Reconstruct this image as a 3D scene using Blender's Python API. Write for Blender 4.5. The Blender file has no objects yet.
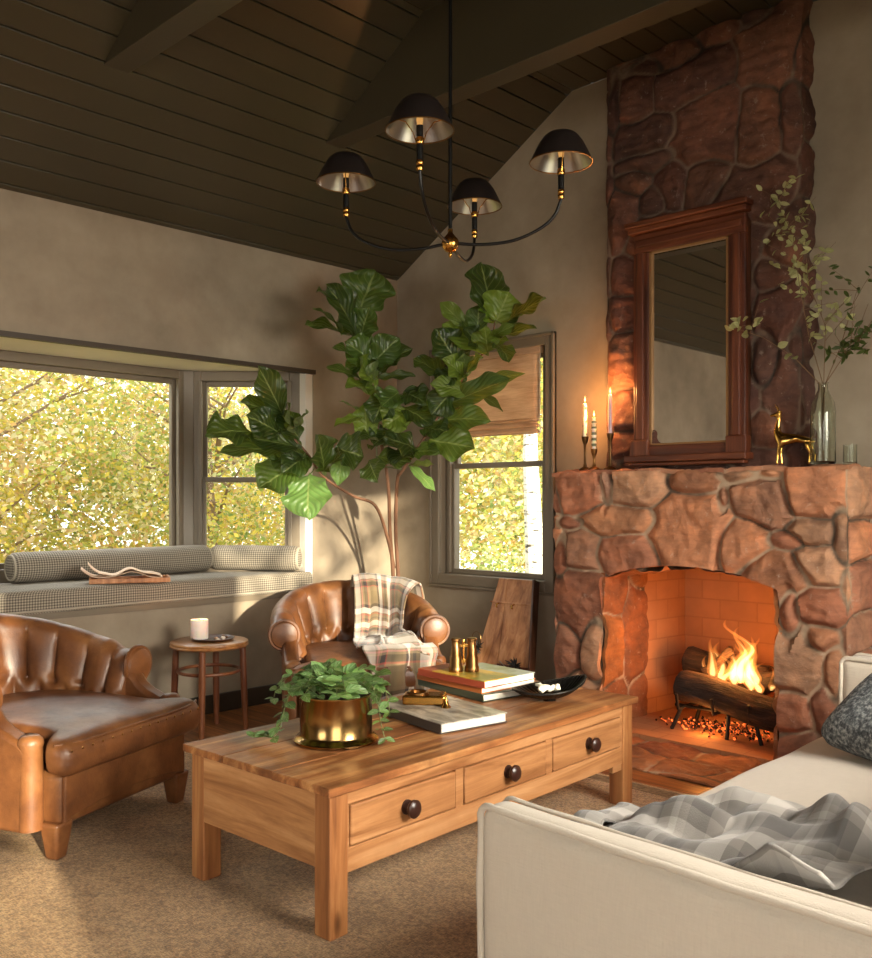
import bpy, bmesh, math, random
import numpy as np
from mathutils import Vector, Matrix, noise, Euler
PI=math.pi
SC=bpy.context.scene
COL=SC.collection
rnd=random.Random(11)
LEAVES= [(0.564,-1.413,1.718,0.625,-1.62,1.964,0.137,0),(0.498,-1.558,1.623,0.509,-1.862,1.596,0.176,0),(0.579,-1.382,1.514,0.498,-1.773,1.498,0.137,0),(0.599,-1.34,1.446,0.52,-1.547,1.312,0.195,1),(0.599,-1.253,1.402,0.695,-1.338,1.145,0.213,3),(0.56,-1.424,1.615,0.572,-1.662,1.701,0.141,0),(0.594,-1.351,1.629,0.693,-1.468,1.773,0.11,0),(0.545,-1.455,1.626,0.557,-1.413,1.714,0.102,2),(0.605,-1.316,1.538,0.496,-1.597,1.587,0.138,0),(0.59,-1.142,1.416,0.692,-1.269,1.61,0.156,0),(0.584,-1.061,1.549,0.659,-0.905,1.504,0.186,0),(0.58,-0.979,1.582,0.587,-1.032,1.33,0.092,3),(0.704,-0.765,1.581,0.722,-0.983,1.606,0.107,0),(0.667,-0.814,1.507,0.84,-0.688,1.469,0.136,0),(0.645,-0.844,1.478,0.769,-0.891,1.358,0.127,0),(0.84,-0.643,1.551,0.802,-0.873,1.615,0.176,0),(0.893,-0.61,1.604,1.158,-0.484,1.55,0.19,1),(0.787,-0.676,1.532,1.03,-0.647,1.53,0.108,1),(0.798,-0.669,1.459,0.975,-0.624,1.297,0.059,3),(0.609,-0.893,2.352,0.673,-0.819,2.602,0.262,1),(0.614,-0.887,2.199,0.712,-0.897,2.371,0.17,1),(0.602,-0.903,2.211,0.653,-1.178,2.468,0.18,0),(0.582,-1.012,2.38,0.676,-1.256,2.41,0.101,0),(0.581,-0.996,2.214,0.716,-1.318,2.303,0.082,0),(0.667,-0.814,2.048,0.616,-1.01,2.167,0.18,1),(0.653,-0.834,2.048,0.796,-0.746,2.202,0.156,1),(0.609,-0.893,2.06,0.661,-1.134,2.116,0.083,0),(0.66,-0.824,1.909,0.703,-0.976,2.071,0.205,2),(0.682,-0.795,1.873,0.673,-1.044,1.901,0.171,2),(0.617,-0.883,1.963,0.674,-1.196,1.994,0.068,0),(0.674,-0.805,1.966,0.852,-0.665,1.98,0.059,0),(0.674,-0.805,2.019,0.861,-0.698,2.138,0.122,0),(0.75,-0.702,1.888,0.79,-0.885,1.786,0.142,1),(0.776,-0.683,1.887,0.972,-0.697,1.806,0.132,0),(0.766,-0.689,1.802,0.953,-0.629,1.685,0.147,0),(0.787,-0.676,1.772,0.766,-0.849,1.666,0.152,2),(0.624,-0.873,1.75,0.644,-1.111,1.669,0.068,2),(0.638,-0.854,1.599,0.657,-0.887,1.815,0.131,2),(1.233,-0.447,2.299,1.18,-0.458,2.628,0.233,0),(1.268,-0.432,2.265,1.334,-0.389,2.447,0.2,2),(1.324,-0.407,2.261,1.612,-0.399,2.362,0.151,0),(1.123,-0.495,2.242,0.975,-0.583,2.409,0.082,2),(1.169,-0.475,2.208,1.17,-0.464,2.384,0.11,1),(1.233,-0.447,2.092,0.979,-0.573,2.274,0.157,2),(1.229,-0.449,2.102,1.293,-0.552,2.227,0.133,2),(1.054,-0.526,2.047,1.029,-0.681,2.234,0.164,0),(1.008,-0.547,1.96,0.812,-0.646,2.086,0.14,0),(1.096,-0.507,1.965,1.084,-0.676,2.054,0.115,2),(1.096,-0.507,1.965,1.282,-0.56,2.05,0.115,2),(1.245,-0.442,2.172,1.55,-0.411,2.208,0.086,0),(1.268,-0.432,2.154,1.433,-0.51,2.022,0.109,0),(1.233,-0.447,2.173,1.44,-0.445,2.236,0.062,2),(1.123,-0.495,1.875,1.01,-0.709,1.914,0.106,2),(1.003,-0.549,1.808,1.434,-0.496,1.926,0.131,1),(1.119,-0.497,1.911,1.515,-0.465,1.949,0.062,1),(0.98,-0.559,1.719,1.285,-0.499,1.704,0.131,1),(0.98,-0.559,1.796,0.816,-0.636,1.783,0.082,2),(1.049,-0.528,1.914,0.959,-0.643,1.744,0.145,0),(0.704,-0.765,1.874,0.724,-0.882,1.695,0.147,0),(0.872,-0.623,1.677,1.054,-0.603,1.645,0.146,0),(1.049,-0.528,2.011,1.016,-0.633,1.908,0.133,0),(0.733,-0.726,1.655,0.722,-0.881,1.575,0.147,0),(0.604,-1.33,1.584,0.555,-1.434,1.74,0.126,0),(0.6,-1.269,1.494,0.621,-1.456,1.397,0.139,0),(1.188,-0.467,2.123,1.173,-0.592,2.228,0.119,0)]
BR_LEFT= [(0.428,-0.436,0.817),(0.477,-0.536,1.006),(0.578,-0.733,1.214),(0.588,-0.922,1.275),(0.59,-1.142,1.381),(0.599,-1.253,1.495),(0.594,-1.351,1.583),(0.555,-1.434,1.649)]
BR_MID= [(0.425,-0.44,0.738),(0.485,-0.526,1.057),(0.623,-0.673,1.364),(0.677,-0.801,1.678),(0.667,-0.814,1.848),(0.645,-0.844,2.018),(0.624,-0.873,2.139),(0.609,-0.893,2.26)]
BR_RIGHT= [(0.444,-0.415,0.738),(0.507,-0.497,1.057),(0.658,-0.627,1.364),(0.77,-0.687,1.43),(0.914,-0.597,1.677),(1.003,-0.549,1.82),(1.096,-0.507,1.972),(1.233,-0.447,2.144),(1.268,-0.432,2.284)]
SEED_S= [(1.764,1.318,0.274,0.188),(1.93,1.343,0.048,0.184),(2.125,1.309,0.334,0.184),(2.451,1.336,0.286,0.106),(2.692,1.359,0.152,0.054),(2.843,1.374,0.092,0.042),(3.065,1.289,0.252,0.198),(2.62,1.255,0.05,0.112),(2.806,1.237,0.256,0.206),(1.688,1.129,0.152,0.06),(2.008,1.134,0.402,0.142),(1.764,0.974,0.248,0.23),(1.649,0.927,0.104,0.212),(2.055,0.964,0.342,0.18),(2.431,1.093,0.424,0.342),(2.702,1.027,0.226,0.22),(2.916,1.055,0.142,0.07),(3.048,1.116,0.186,0.12),(3.057,0.953,0.202,0.182),(2.861,0.908,0.304,0.16),(2.925,0.735,0.06,0.158),(3.091,0.766,0.208,0.146),(3.074,0.627,0.152,0.104),(1.739,0.679,0.274,0.356),(1.675,0.399,0.178,0.338),(1.852,0.42,0.098,0.352),(2.996,0.497,0.206,0.26),(2.978,0.268,0.158,0.21),(3.091,0.32,0.1,0.222),(3.133,0.497,0.084,0.204),(3.166,1.094,0.034,0.204),(3.183,0.841,0.05,0.152),(1.777,0.244,0.248,0.124),(1.752,0.094,0.298,0.188),(1.802,-0.043,0.246,0.166),(3.013,0.135,0.172,0.158)]
SEED_C= [(1.986,3.46,0.194,0.282),(1.831,3.429,0.076,0.268),(2.238,3.612,0.24,0.108),(2.473,3.649,0.224,0.106),(2.051,3.59,0.252,0.056),(2.338,3.445,0.364,0.216),(2.764,3.497,0.306,0.354),(2.416,3.172,0.338,0.32),(2.694,3.095,0.192,0.324),(2.875,3.062,0.074,0.316),(2.029,3.222,0.358,0.188),(2.029,3.072,0.316,0.094),(1.964,2.994,0.174,0.114),(2.218,2.916,0.16,0.182),(2.397,2.892,0.19,0.178),(2.711,2.818,0.428,0.17),(1.887,2.802,0.176,0.288),(2.093,2.861,0.126,0.112),(2.676,3.664,0.194,0.102),(1.964,3.712,0.216,0.074),(1.904,2.495,0.17,0.19),(1.891,2.296,0.172,0.168),(1.904,2.01,0.182,0.252),(1.904,1.757,0.17,0.21),(1.891,1.547,0.172,0.148),(2.82,2.176,0.204,0.24),(2.838,1.768,0.168,0.278),(2.762,2.352,0.152,0.13),(2.857,2.446,0.166,0.128),(2.743,1.607,0.116,0.112),(2.913,1.689,0.072,0.164),(2.332,1.45,0.32,0.06),(2.036,1.458,0.234,0.062),(2.665,1.45,0.234,0.056),(2.913,1.98,0.09,0.182),(2.724,1.946,0.096,0.188),(2.332,1.728,0.424,0.298),(2.332,2.324,0.424,0.396),(2.332,2.026,0.424,0.298),(2.107,2.666,0.34,0.204)]

# ------------------------------------------------------------------ mesh helpers
class MB:
    def __init__(s): s.v=[];s.f=[];s.uv={};s.col=[]
    def add(s,vs,fs,uvs=None):
        o=len(s.v);s.v+=[tuple(v) for v in vs]
        for i,f in enumerate(fs):
            if uvs: s.uv[len(s.f)]=[uvs[j] for j in f]
            s.f.append(tuple(o+j for j in f))
        return s
    def box(s,c,d,rot=None,taper=1.0):
        x,y,z=[q/2 for q in d];vs=[]
        for k in(-1,1):
            t=taper if k<0 else 1
            for a,b in((-1,-1),(1,-1),(1,1),(-1,1)): vs.append(Vector((a*x*t,b*y*t,k*z)))
        if rot is not None:
            m=rot if isinstance(rot,Matrix) else Euler(rot).to_matrix()
            vs=[m@v for v in vs]
        c=Vector(c);vs=[v+c for v in vs]
        return s.add(vs,[(3,2,1,0),(4,5,6,7),(0,1,5,4),(1,2,6,5),(2,3,7,6),(3,0,4,7)])
    def bb(s,x0,x1,y0,y1,z0,z1): return s.box(((x0+x1)/2,(y0+y1)/2,(z0+z1)/2),(x1-x0,y1-y0,z1-z0))
    def tube(s,pts,r,n=8,cap=True,closed=False):
        pts=[Vector(p) for p in pts];m=len(pts)
        rs=r if hasattr(r,'__len__') else [r]*m
        vs=[];up=None
        for i,p in enumerate(pts):
            if closed: t=(pts[(i+1)%m]-pts[i-1])
            else: t=pts[min(i+1,m-1)]-pts[max(i-1,0)]
            if t.length<1e-9:t=Vector((0,0,1))
            t.normalize()
            if up is None:
                up=Vector((0,0,1)) if abs(t.z)<.9 else Vector((1,0,0))
            a=(up-t*up.dot(t))
            if a.length<1e-6:a=t.orthogonal()
            a.normalize();up=a;b=t.cross(a)
            for k in range(n):
                q=2*PI*k/n;vs.append(p+(a*math.cos(q)+b*math.sin(q))*rs[i])
        fs=[]
        for i in range(m if closed else m-1):
            j=(i+1)%m
            for k in range(n):
                l=(k+1)%n;fs.append((i*n+k,i*n+l,j*n+l,j*n+k))
        if cap and not closed:
            fs.append(tuple(range(n-1,-1,-1)));fs.append(tuple((m-1)*n+k for k in range(n)))
        return s.add(vs,fs)
    def lathe(s,prof,n=32,c=(0,0,0),cap=True,mat=None,fn=None):
        vs=[];m=len(prof)
        for i,(r,z) in enumerate(prof):
            for k in range(n):
                q=2*PI*k/n;rr=r if fn is None else fn(r,z,q)
                v=Vector((rr*math.cos(q),rr*math.sin(q),z))
                if mat is not None:v=mat@v
                vs.append(v+Vector(c))
        fs=[]
        for i in range(m-1):
            for k in range(n):
                l=(k+1)%n;fs.append((i*n+k,i*n+l,(i+1)*n+l,(i+1)*n+k))
        if cap:
            if prof[0][0]>1e-5: fs.append(tuple(range(n-1,-1,-1)))
            if prof[-1][0]>1e-5: fs.append(tuple((m-1)*n+k for k in range(n)))
        return s.add(vs,fs)
    def grid(s,fn,nu,nv,wu=False,uvs=(1,1)):
        vs=[];uv=[]
        for i in range(nu+(0 if wu else 1)):
            for j in range(nv+1):
                vs.append(fn(i/nu,j/nv));uv.append((i/nu*uvs[0],j/nv*uvs[1]))
        fs=[];N=nv+1;M=nu if wu else nu+1
        for i in range(nu):
            for j in range(nv):
                a=i*N+j;b=((i+1)%M)*N+j
                fs.append((a,b,b+1,a+1))
        return s.add(vs,fs,uv)
    def prism(s,poly,z0,z1,f=None):
        n=len(poly);f=f or (lambda x,y,z:(x,y,z))
        vs=[f(x,y,z0) for x,y in poly]+[f(x,y,z1) for x,y in poly]
        fs=[tuple(range(n-1,-1,-1)),tuple(range(n,2*n))]
        for i in range(n):
            j=(i+1)%n;fs.append((i,j,n+j,n+i))
        return s.add(vs,fs)
    def soft(s,c,d,r=.04,n=10,puff=0.,ns=0.,nf=4.,rot=None,seed=0,fn=None):
        """rounded, puffed, slightly uneven cushion-like box"""
        c=Vector(c);h=Vector((d[0]/2,d[1]/2,d[2]/2));r=min(r,*h)
        nx=[max(4,int(n*q/max(d))) for q in d]
        m=rot if isinstance(rot,Matrix) else (Euler(rot).to_matrix() if rot else Matrix.Identity(3))
        idx={};vs=[];fs=[]
        def cc(t,hh):
            return t*hh
        def vert(u,v,w):
            k=(round(u,5),round(v,5),round(w,5))
            if k in idx:return idx[k]
            p=Vector((u*h.x,v*h.y,w*h.z))
            q=Vector([max(-(h[i]-r),min(h[i]-r,p[i])) for i in range(3)])
            o=p-q
            if o.length>1e-9:
                o.normalize();p=q+o*r
            if puff:
                a=(1-u*u)*(1-v*v);b=(1-u*u)*(1-w*w);e=(1-v*v)*(1-w*w)
                p.z+=w*puff*a;p.y+=v*puff*.6*b;p.x+=u*puff*.6*e
            if ns:
                p+=noise.noise_vector(p*nf+Vector((seed*3.1,seed,7)))*ns
            if fn:p=fn(p)
            vs.append(c+m@p);idx[k]=len(vs)-1;return idx[k]
        def steps(k):
            L=[-1+2*i/k for i in range(k+1)];return L
        S=[]
        for a in range(3):
            e=r/h[a];k=nx[a]
            t=sorted(set([-1,1]+[round(-1+e*q,5) for q in(.15,.35,.62,1)]+[round(1-e*q,5) for q in(.15,.35,.62,1)]+[round((-1+e)+(2-2*e)*i/k,5) for i in range(1,k)]))
            S.append(t)
        for ax in range(3):
            A,B=[q for q in range(3) if q!=ax]
            for sg in(-1,1):
                for i in range(len(S[A])-1):
                    for j in range(len(S[B])-1):
                        q=[]
                        for(ii,jj)in((i,j),(i+1,j),(i+1,j+1),(i,j+1)):
                            t=[0,0,0];t[ax]=sg;t[A]=S[A][ii];t[B]=S[B][jj];q.append(vert(*t))
                        if (sg>0)==(ax==1):q=q[::-1]
                        if len(set(q))>2: fs.append(tuple(q))
        return s.add(vs,fs)
    def build(s,name,mat,parent=None,smooth=True,bevel=0,seg=2,angle=40,sub=0,loc=None,rot=None,flat=False):
        me=bpy.data.meshes.new(name)
        me.from_pydata(s.v,[],s.f)
        if s.uv:
            l=me.uv_layers.new(name='UVMap')
            for p in me.polygons:
                if p.index in s.uv:
                    for li,uv in zip(p.loop_indices,s.uv[p.index]): l.data[li].uv=uv
        if s.col:
            a=me.color_attributes.new('tint','FLOAT_COLOR','POINT')
            a.data.foreach_set('color',np.array(s.col,dtype=np.float32).ravel())
        me.validate();me.update()
        o=bpy.data.objects.new(name,me);COL.objects.link(o)
        if mat: me.materials.append(mat)
        if smooth and not flat:
            for p in me.polygons:p.use_smooth=True
            me.set_sharp_from_angle(angle=math.radians(angle))
        if bevel:
            b=o.modifiers.new('bevel','BEVEL');b.width=bevel;b.segments=seg;b.limit_method='ANGLE';b.angle_limit=math.radians(35)
            b.harden_normals=False
        if sub:
            b=o.modifiers.new('sub','SUBSURF');b.levels=sub;b.render_levels=sub
        if loc:o.location=loc
        if rot:o.rotation_euler=rot
        if parent:o.parent=parent
        return o
def thing(name,label,cat,loc=(0,0,0),rz=0,group=None):
    o=bpy.data.objects.new(name,None);COL.objects.link(o);o.empty_display_size=.05
    o.location=loc;o.rotation_euler=(0,0,rz);o['label']=label;o['category']=cat
    if group:o['group']=group
    return o
def tag(o,label,cat,group=None):
    o['label']=label;o['category']=cat
    if group:o['group']=group
    return o
def struct(o): o['kind']='structure';return o
def dup(root,loc,rz,label=None,group=None):
    def cp(o,par):
        c=o.copy();COL.objects.link(c)
        if par:c.parent=par
        for ch in list(o.children):cp(ch,c)
        return c
    r=cp(root,None);r.location=loc;r.rotation_euler=(0,0,rz)
    if label:r['label']=label
    if group:r['group']=group
    return r
# ------------------------------------------------------------------ materials
class NT:
    def __init__(s,name):
        s.m=bpy.data.materials.new(name);s.m.use_nodes=True;s.t=s.m.node_tree
        s.t.nodes.clear();s.out=s.n('ShaderNodeOutputMaterial')
    def n(s,ty,**k):
        o=s.t.nodes.new(ty)
        for a,b in k.items():
            if a=='inp':
                for q,w in b.items():
                    if hasattr(w,'is_output') or isinstance(w,bpy.types.NodeSocket): s.t.links.new(w,o.inputs[q])
                    else:o.inputs[q].default_value=w
            else:setattr(o,a,b)
        return o
    def link(s,a,b):s.t.links.new(a,b)
    def coord(s,kind='Object',scale=(1,1,1),rot=(0,0,0),loc=(0,0,0)):
        c=s.n('ShaderNodeTexCoord')
        m=s.n('ShaderNodeMapping',inp={'Vector':c.outputs[kind]})
        m.inputs['Scale'].default_value=scale;m.inputs['Rotation'].default_value=rot;m.inputs['Location'].default_value=loc
        return m.outputs[0]
    def noise(s,vec,scale,detail=4,rough=.55,dist=0):
        return s.n('ShaderNodeTexNoise',inp={'Vector':vec,'Scale':scale,'Detail':detail,'Roughness':rough,'Distortion':dist}).outputs[0]
    def ramp(s,fac,stops,interp='LINEAR'):
        r=s.n('ShaderNodeValToRGB');r.color_ramp.interpolation=interp
        e=r.color_ramp.elements
        while len(e)<len(stops):e.new(.5)
        for i,(p,c) in enumerate(stops):
            e[i].position=p;e[i].color=(*c,1) if len(c)==3 else c
        s.link(fac,r.inputs[0]);return r.outputs[0]
    def mix(s,fac,a,b,mode='MIX'):
        o=s.n('ShaderNodeMix',data_type='RGBA',blend_type=mode)
        for q,w in((0,fac),(6,a),(7,b)):
            if isinstance(w,bpy.types.NodeSocket):s.link(w,o.inputs[q])
            elif q==0:o.inputs[0].default_value=w
            else:o.inputs[q].default_value=(*w,1) if len(w)==3 else w
        return o.outputs[2]
    def math(s,op,a,b=0.,c=0.):
        o=s.n('ShaderNodeMath',operation=op)
        for i,w in enumerate((a,b,c)):
            if isinstance(w,bpy.types.NodeSocket):s.link(w,o.inputs[i])
            else:o.inputs[i].default_value=w
        return o.outputs[0]
    def bump(s,h,st=.3,dist=.01):
        return s.n('ShaderNodeBump',inp={'Height':h,'Strength':st,'Distance':dist}).outputs[0]
    def bsdf(s,base,rough=.5,metal=0.,normal=None,**k):
        b=s.n('ShaderNodeBsdfPrincipled')
        def setv(nm,w):
            if isinstance(w,bpy.types.NodeSocket):s.link(w,b.inputs[nm])
            else:b.inputs[nm].default_value=(*w,1) if isinstance(w,tuple) and len(w)==3 and nm!='Subsurface Radius' else w
        setv('Base Color',base);setv('Roughness',rough);setv('Metallic',metal)
        if normal is not None:s.link(normal,b.inputs['Normal'])
        for a,w in k.items():setv(a.replace('_',' '),w)
        s.link(b.outputs[0],s.out.inputs[0]);s.b=b
        return s.m
def hx(r,g,b):
    f=lambda c:(c/255/12.92) if c/255<=.04045 else ((c/255+.055)/1.055)**2.4
    return (f(r),f(g),f(b))
def M_plain(name,c,rough=.5,metal=0,**k): return NT(name).bsdf(c,rough,metal,**k)
def M_plaster():
    t=NT('plaster');v=t.coord()
    a=t.noise(v,1.1,5,.6);b=t.noise(v,5,4,.6)
    c=t.ramp(a,[(.34,hx(124,109,91)),(.5,hx(148,132,112)),(.66,hx(168,153,132))])
    c=t.mix(.35,c,t.ramp(b,[(.3,hx(128,115,98)),(.7,hx(166,153,134))]))
    n=t.bump(t.math('ADD',t.noise(v,14,5,.6),t.math('MULTIPLY',b,2)),.12,.01)
    return t.bsdf(c,.78,0,n)
def M_paint(name,c,rough=.4,bs=.08):
    t=NT(name);v=t.coord(scale=(1,1,1));a=t.noise(v,3,3)
    cc=t.mix(a,tuple(q*.86 for q in c),tuple(q*1.14 for q in c))
    return t.bsdf(cc,rough,0,t.bump(t.noise(v,40,3),bs,.004))
def M_wood(name,dark,mid,light,axis=0,rough=.45,knots=True,bs=.25,wear=0.,sc=1.):
    t=NT(name);s=[11*sc,11*sc,11*sc];s[axis]=.9*sc
    v=t.coord(scale=tuple(s));w=t.coord()
    g=t.noise(v,1.6,6,.62,.6)
    f=t.noise(t.coord(scale=tuple(q*5 if i!=axis else q*1.6 for i,q in enumerate(s))),2.,3,.6)
    c=t.ramp(g,[(.28,dark),(.48,mid),(.66,light)])
    c=t.mix(t.math('MULTIPLY',f,.35),c,dark,'MULTIPLY')
    if knots:
        kn=t.n('ShaderNodeTexVoronoi',inp={'Vector':t.coord(scale=tuple(5. if i!=axis else 2.2 for i in range(3))),'Scale':1.3}).outputs[0]
        c=t.mix(t.ramp(kn,[(.05,(1,1,1)),(.13,(0,0,0))]),c,tuple(q*.35 for q in dark))
    if wear:
        w1=t.noise(w,4,5,.65);c=t.mix(t.ramp(w1,[(.45,(0,0,0)),(.62,(wear,wear,wear))]),c,dark)
    ro=t.math('ADD',t.math('MULTIPLY',t.noise(w,9,3),.25),rough-.12)
    return t.bsdf(c,ro,0,t.bump(t.math('ADD',g,t.math('MULTIPLY',f,.6)),bs,.003))
def M_floor():
    t=NT('floor_boards')
    br=t.n('ShaderNodeTexBrick',offset=.37,inp={'Vector':t.coord(rot=(0,0,0)),'Scale':1.,'Mortar Size':.0025,'Brick Width':1.4,'Row Height':.13,'Bias':0.})
    br.inputs['Color1'].default_value=(.3,.3,.3,1);br.inputs['Color2'].default_value=(.8,.8,.8,1);br.inputs['Mortar'].default_value=(0,0,0,1)
    g=t.noise(t.coord(scale=(1.2,14,1)),2,6,.6,.4)
    c=t.ramp(g,[(.3,hx(92,52,26)),(.5,hx(138,84,44)),(.7,hx(176,118,66))])
    c=t.mix(.45,c,br.outputs[0],'OVERLAY')
    c=t.mix(br.outputs[1],c,(.02,.01,.006))
    return t.bsdf(c,.34,0,t.bump(t.math('SUBTRACT',t.math('MULTIPLY',g,.3),br.outputs[1]),.3,.004))
def M_rug():
    t=NT('rug_wool');v=t.coord()
    a=t.noise(t.coord(scale=(1.0,2.2,1)),2.6,5,.7,.8);b=t.noise(v,70,4,.8);d=t.noise(t.coord(scale=(24,150,1)),2,4,.8);e=t.noise(t.coord(scale=(150,24,1)),2,4,.8)
    c=t.ramp(a,[(.3,hx(164,126,92)),(.45,hx(192,156,120)),(.55,hx(212,178,142)),(.68,hx(182,140,100))])
    c=t.mix(.5,c,t.ramp(b,[(.38,hx(112,84,62)),(.58,hx(228,204,172))]))
    # faint oriental lattice
    wv=t.n('ShaderNodeTexVoronoi',feature='DISTANCE_TO_EDGE',inp={'Vector':t.coord(scale=(3.2,3.2,1)),'Scale':1.})
    lt=t.ramp(t.math('ADD',wv.outputs[0],t.math('MULTIPLY',b,.12)),[(.08,(1,1,1)),(.16,(0,0,0))])
    c=t.mix(t.math('MULTIPLY',lt,.16),c,hx(104,86,70))
    c=t.mix(.8,c,t.mix(.5,t.ramp(d,[(.42,hx(66,50,34)),(.56,hx(242,224,194))]),t.ramp(e,[(.42,hx(66,52,38)),(.56,hx(240,222,190))])),'OVERLAY')
    h=t.math('ADD',t.math('ADD',d,e),t.math('MULTIPLY',b,1.))
    return t.bsdf(c,.95,0,t.bump(h,.9,.012),Sheen_Weight=.3)
def M_stone(name,warm=1.,dark=1.,mort=(176,150,124)):
    t=NT(name);v=t.coord()
    at=t.n('ShaderNodeAttribute',attribute_name='tint')
    a=t.noise(v,6,6,.65,.5);b=t.noise(v,28,5,.7);st=t.noise(t.coord(scale=(4,4,18),rot=(.3,.5,0)),1.5,5,.6,1.)
    k=t.mix(.75,at.outputs[0],t.ramp(a,[(.32,(.45,.4,.4)),(.5,(.95,.9,.86)),(.68,(1.5,1.32,1.15))]),'MULTIPLY')
    k=t.mix(.5,k,t.ramp(st,[(.35,(.72,.66,.62)),(.6,(1.15,1.08,1.))]),'MULTIPLY')
    k=t.mix(t.ramp(b,[(.6,(0,0,0)),(.72,(.28,.28,.28))]),k,(.62,.52,.42))
    mo=t.mix(t.ramp(t.noise(v,3.2,4,.6),[(.42,(0,0,0)),(.56,(1,1,1))]),tuple(q*.16 for q in hx(*mort)),hx(*mort))
    c=t.mix(at.outputs['Alpha'],k,mo)
    h=t.math('ADD',t.math('MULTIPLY',a,1.6),t.math('MULTIPLY',b,.5))
    return t.bsdf(c,.82,0,t.bump(h,.55,.02))
def M_leather(name,k=1.):
    t=NT(name);v=t.coord()
    a=t.noise(v,4.5,4,.6);b=t.noise(v,140,3,.6);s=t.noise(v,16,5,.7)
    c=t.ramp(a,[(.3,tuple(q*k for q in hx(88,50,27))),(.52,tuple(q*k for q in hx(132,82,46))),(.74,tuple(q*k for q in hx(168,114,68)))])
    c=t.mix(t.ramp(s,[(.5,(0,0,0)),(.72,(.45,.45,.45))]),c,hx(70,36,18))
    r=t.math('ADD',t.math('MULTIPLY',s,.28),.27)
    return t.bsdf(c,r,0,t.bump(t.math('ADD',b,t.math('MULTIPLY',s,1.2)),.2,.004))
def M_linen(name,c,sc=260,bs=.35,var=.1):
    t=NT(name)
    x=t.noise(t.coord(scale=(sc*.12,sc*.12,sc)),1,2,.6);y=t.noise(t.coord(scale=(sc,sc,sc*.1)),1,2,.6);z=t.noise(t.coord(),6,4)
    h=t.math('ADD',x,y)
    cc=t.mix(z,tuple(q*(1-var) for q in c),tuple(min(1,q*(1+var)) for q in c))
    cc=t.mix(t.math('MULTIPLY',h,.5),tuple(q*.8 for q in c),cc)
    return t.bsdf(cc,.92,0,t.bump(t.math('ADD',h,t.math('MULTIPLY',z,.6)),bs,.004),Sheen_Weight=.2)
def M_boucle():
    t=NT('boucle_grey');v=t.coord();a=t.noise(v,70,4,.7)
    return t.bsdf(t.ramp(a,[(.35,hx(50,54,58)),(.5,hx(96,102,106)),(.65,hx(168,172,172))]),.95,0,t.bump(a,1.,.01))
def M_check():
    t=NT('gingham_check')
    c=t.n('ShaderNodeTexCoord')
    sep=t.n('ShaderNodeSeparateXYZ',inp={'Vector':c.outputs['UV']})
    def st(o): return t.math('GREATER_THAN',t.math('FRACT',o),.5)
    k=t.math('ADD',st(sep.outputs[0]),st(sep.outputs[1]))
    col=t.ramp(t.math('MULTIPLY',k,.5),[(.0,hx(168,158,142)),(.5,hx(126,117,104)),(1.,hx(82,75,67))])
    n=t.noise(t.coord(),60,3)
    return t.bsdf(col,.93,0,t.bump(n,.3,.003))
def M_plaid(name,base,bands,wx=1.,wy=1.):
    """woven tartan: list of (centre,half width,colour,strength) across u and v"""
    t=NT(name);c=t.n('ShaderNodeTexCoord')
    sep=t.n('ShaderNodeSeparateXYZ',inp={'Vector':c.outputs['UV']})
    col=None
    for ax in(0,1):
        f=t.math('FRACT',t.math('MULTIPLY',sep.outputs[ax],wx if ax==0 else wy))
        cur=base
        for ce,hw,cc,s in bands:
            m=t.math('MULTIPLY',t.math('LESS_THAN',t.math('ABSOLUTE',t.math('SUBTRACT',f,ce)),hw),s)
            cur=t.mix(m,cur,cc)
        col=cur if col is None else t.mix(.5,col,cur)
    n=t.noise(t.coord(kind='UV',scale=(300,300,1)),1,2)
    return t.bsdf(col,.93,0,t.bump(n,.3,.004),Sheen_Weight=.35)
def M_leaf(name,c1,c2,back,vein=(.35,.5,.2),gloss=.32,nv=9):
    t=NT(name);tc=t.n('ShaderNodeTexCoord');s=t.n('ShaderNodeSeparateXYZ',inp={'Vector':tc.outputs['UV']})
    at=t.n('ShaderNodeAttribute',attribute_name='tint')
    u=t.math('ABSOLUTE',t.math('SUBTRACT',s.outputs[0],.5))
    mid=t.math('LESS_THAN',u,.022)
    w=t.math('FRACT',t.math('SUBTRACT',t.math('MULTIPLY',s.outputs[1],float(nv)),t.math('MULTIPLY',u,nv*.85)))
    d=t.math('ABSOLUTE',t.math('SUBTRACT',w,.5))
    sv=t.ramp(d,[(.02,(1,1,1)),(.09,(0,0,0))])
    vv=t.math('MAXIMUM',mid,t.math('MULTIPLY',sv,.55))
    n=t.noise(t.coord(),9,3)
    c=t.mix(n,c1,c2);c=t.mix(1.,c,at.outputs[0],'MULTIPLY');c=t.mix(t.math('MULTIPLY',vv,.6),c,vein)
    g=t.n('ShaderNodeNewGeometry')
    c=t.mix(g.outputs['Backfacing'],c,t.mix(.6,c,back))
    h=t.math('SUBTRACT',t.math('MULTIPLY',t.math('COSINE',t.math('MULTIPLY',d,6.28)),-.5),t.math('MULTIPLY',mid,1.))
    m=t.bsdf(c,gloss,0,t.bump(h,.35,.012))
    tr=t.n('ShaderNodeBsdfTranslucent',inp={'Color':t.mix(.4,c,(.45,.6,.08))})
    mx=t.n('ShaderNodeMixShader',inp={0:.38,1:t.b.outputs[0],2:tr.outputs[0]})
    t.link(mx.outputs[0],t.out.inputs[0]);return m
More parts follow.
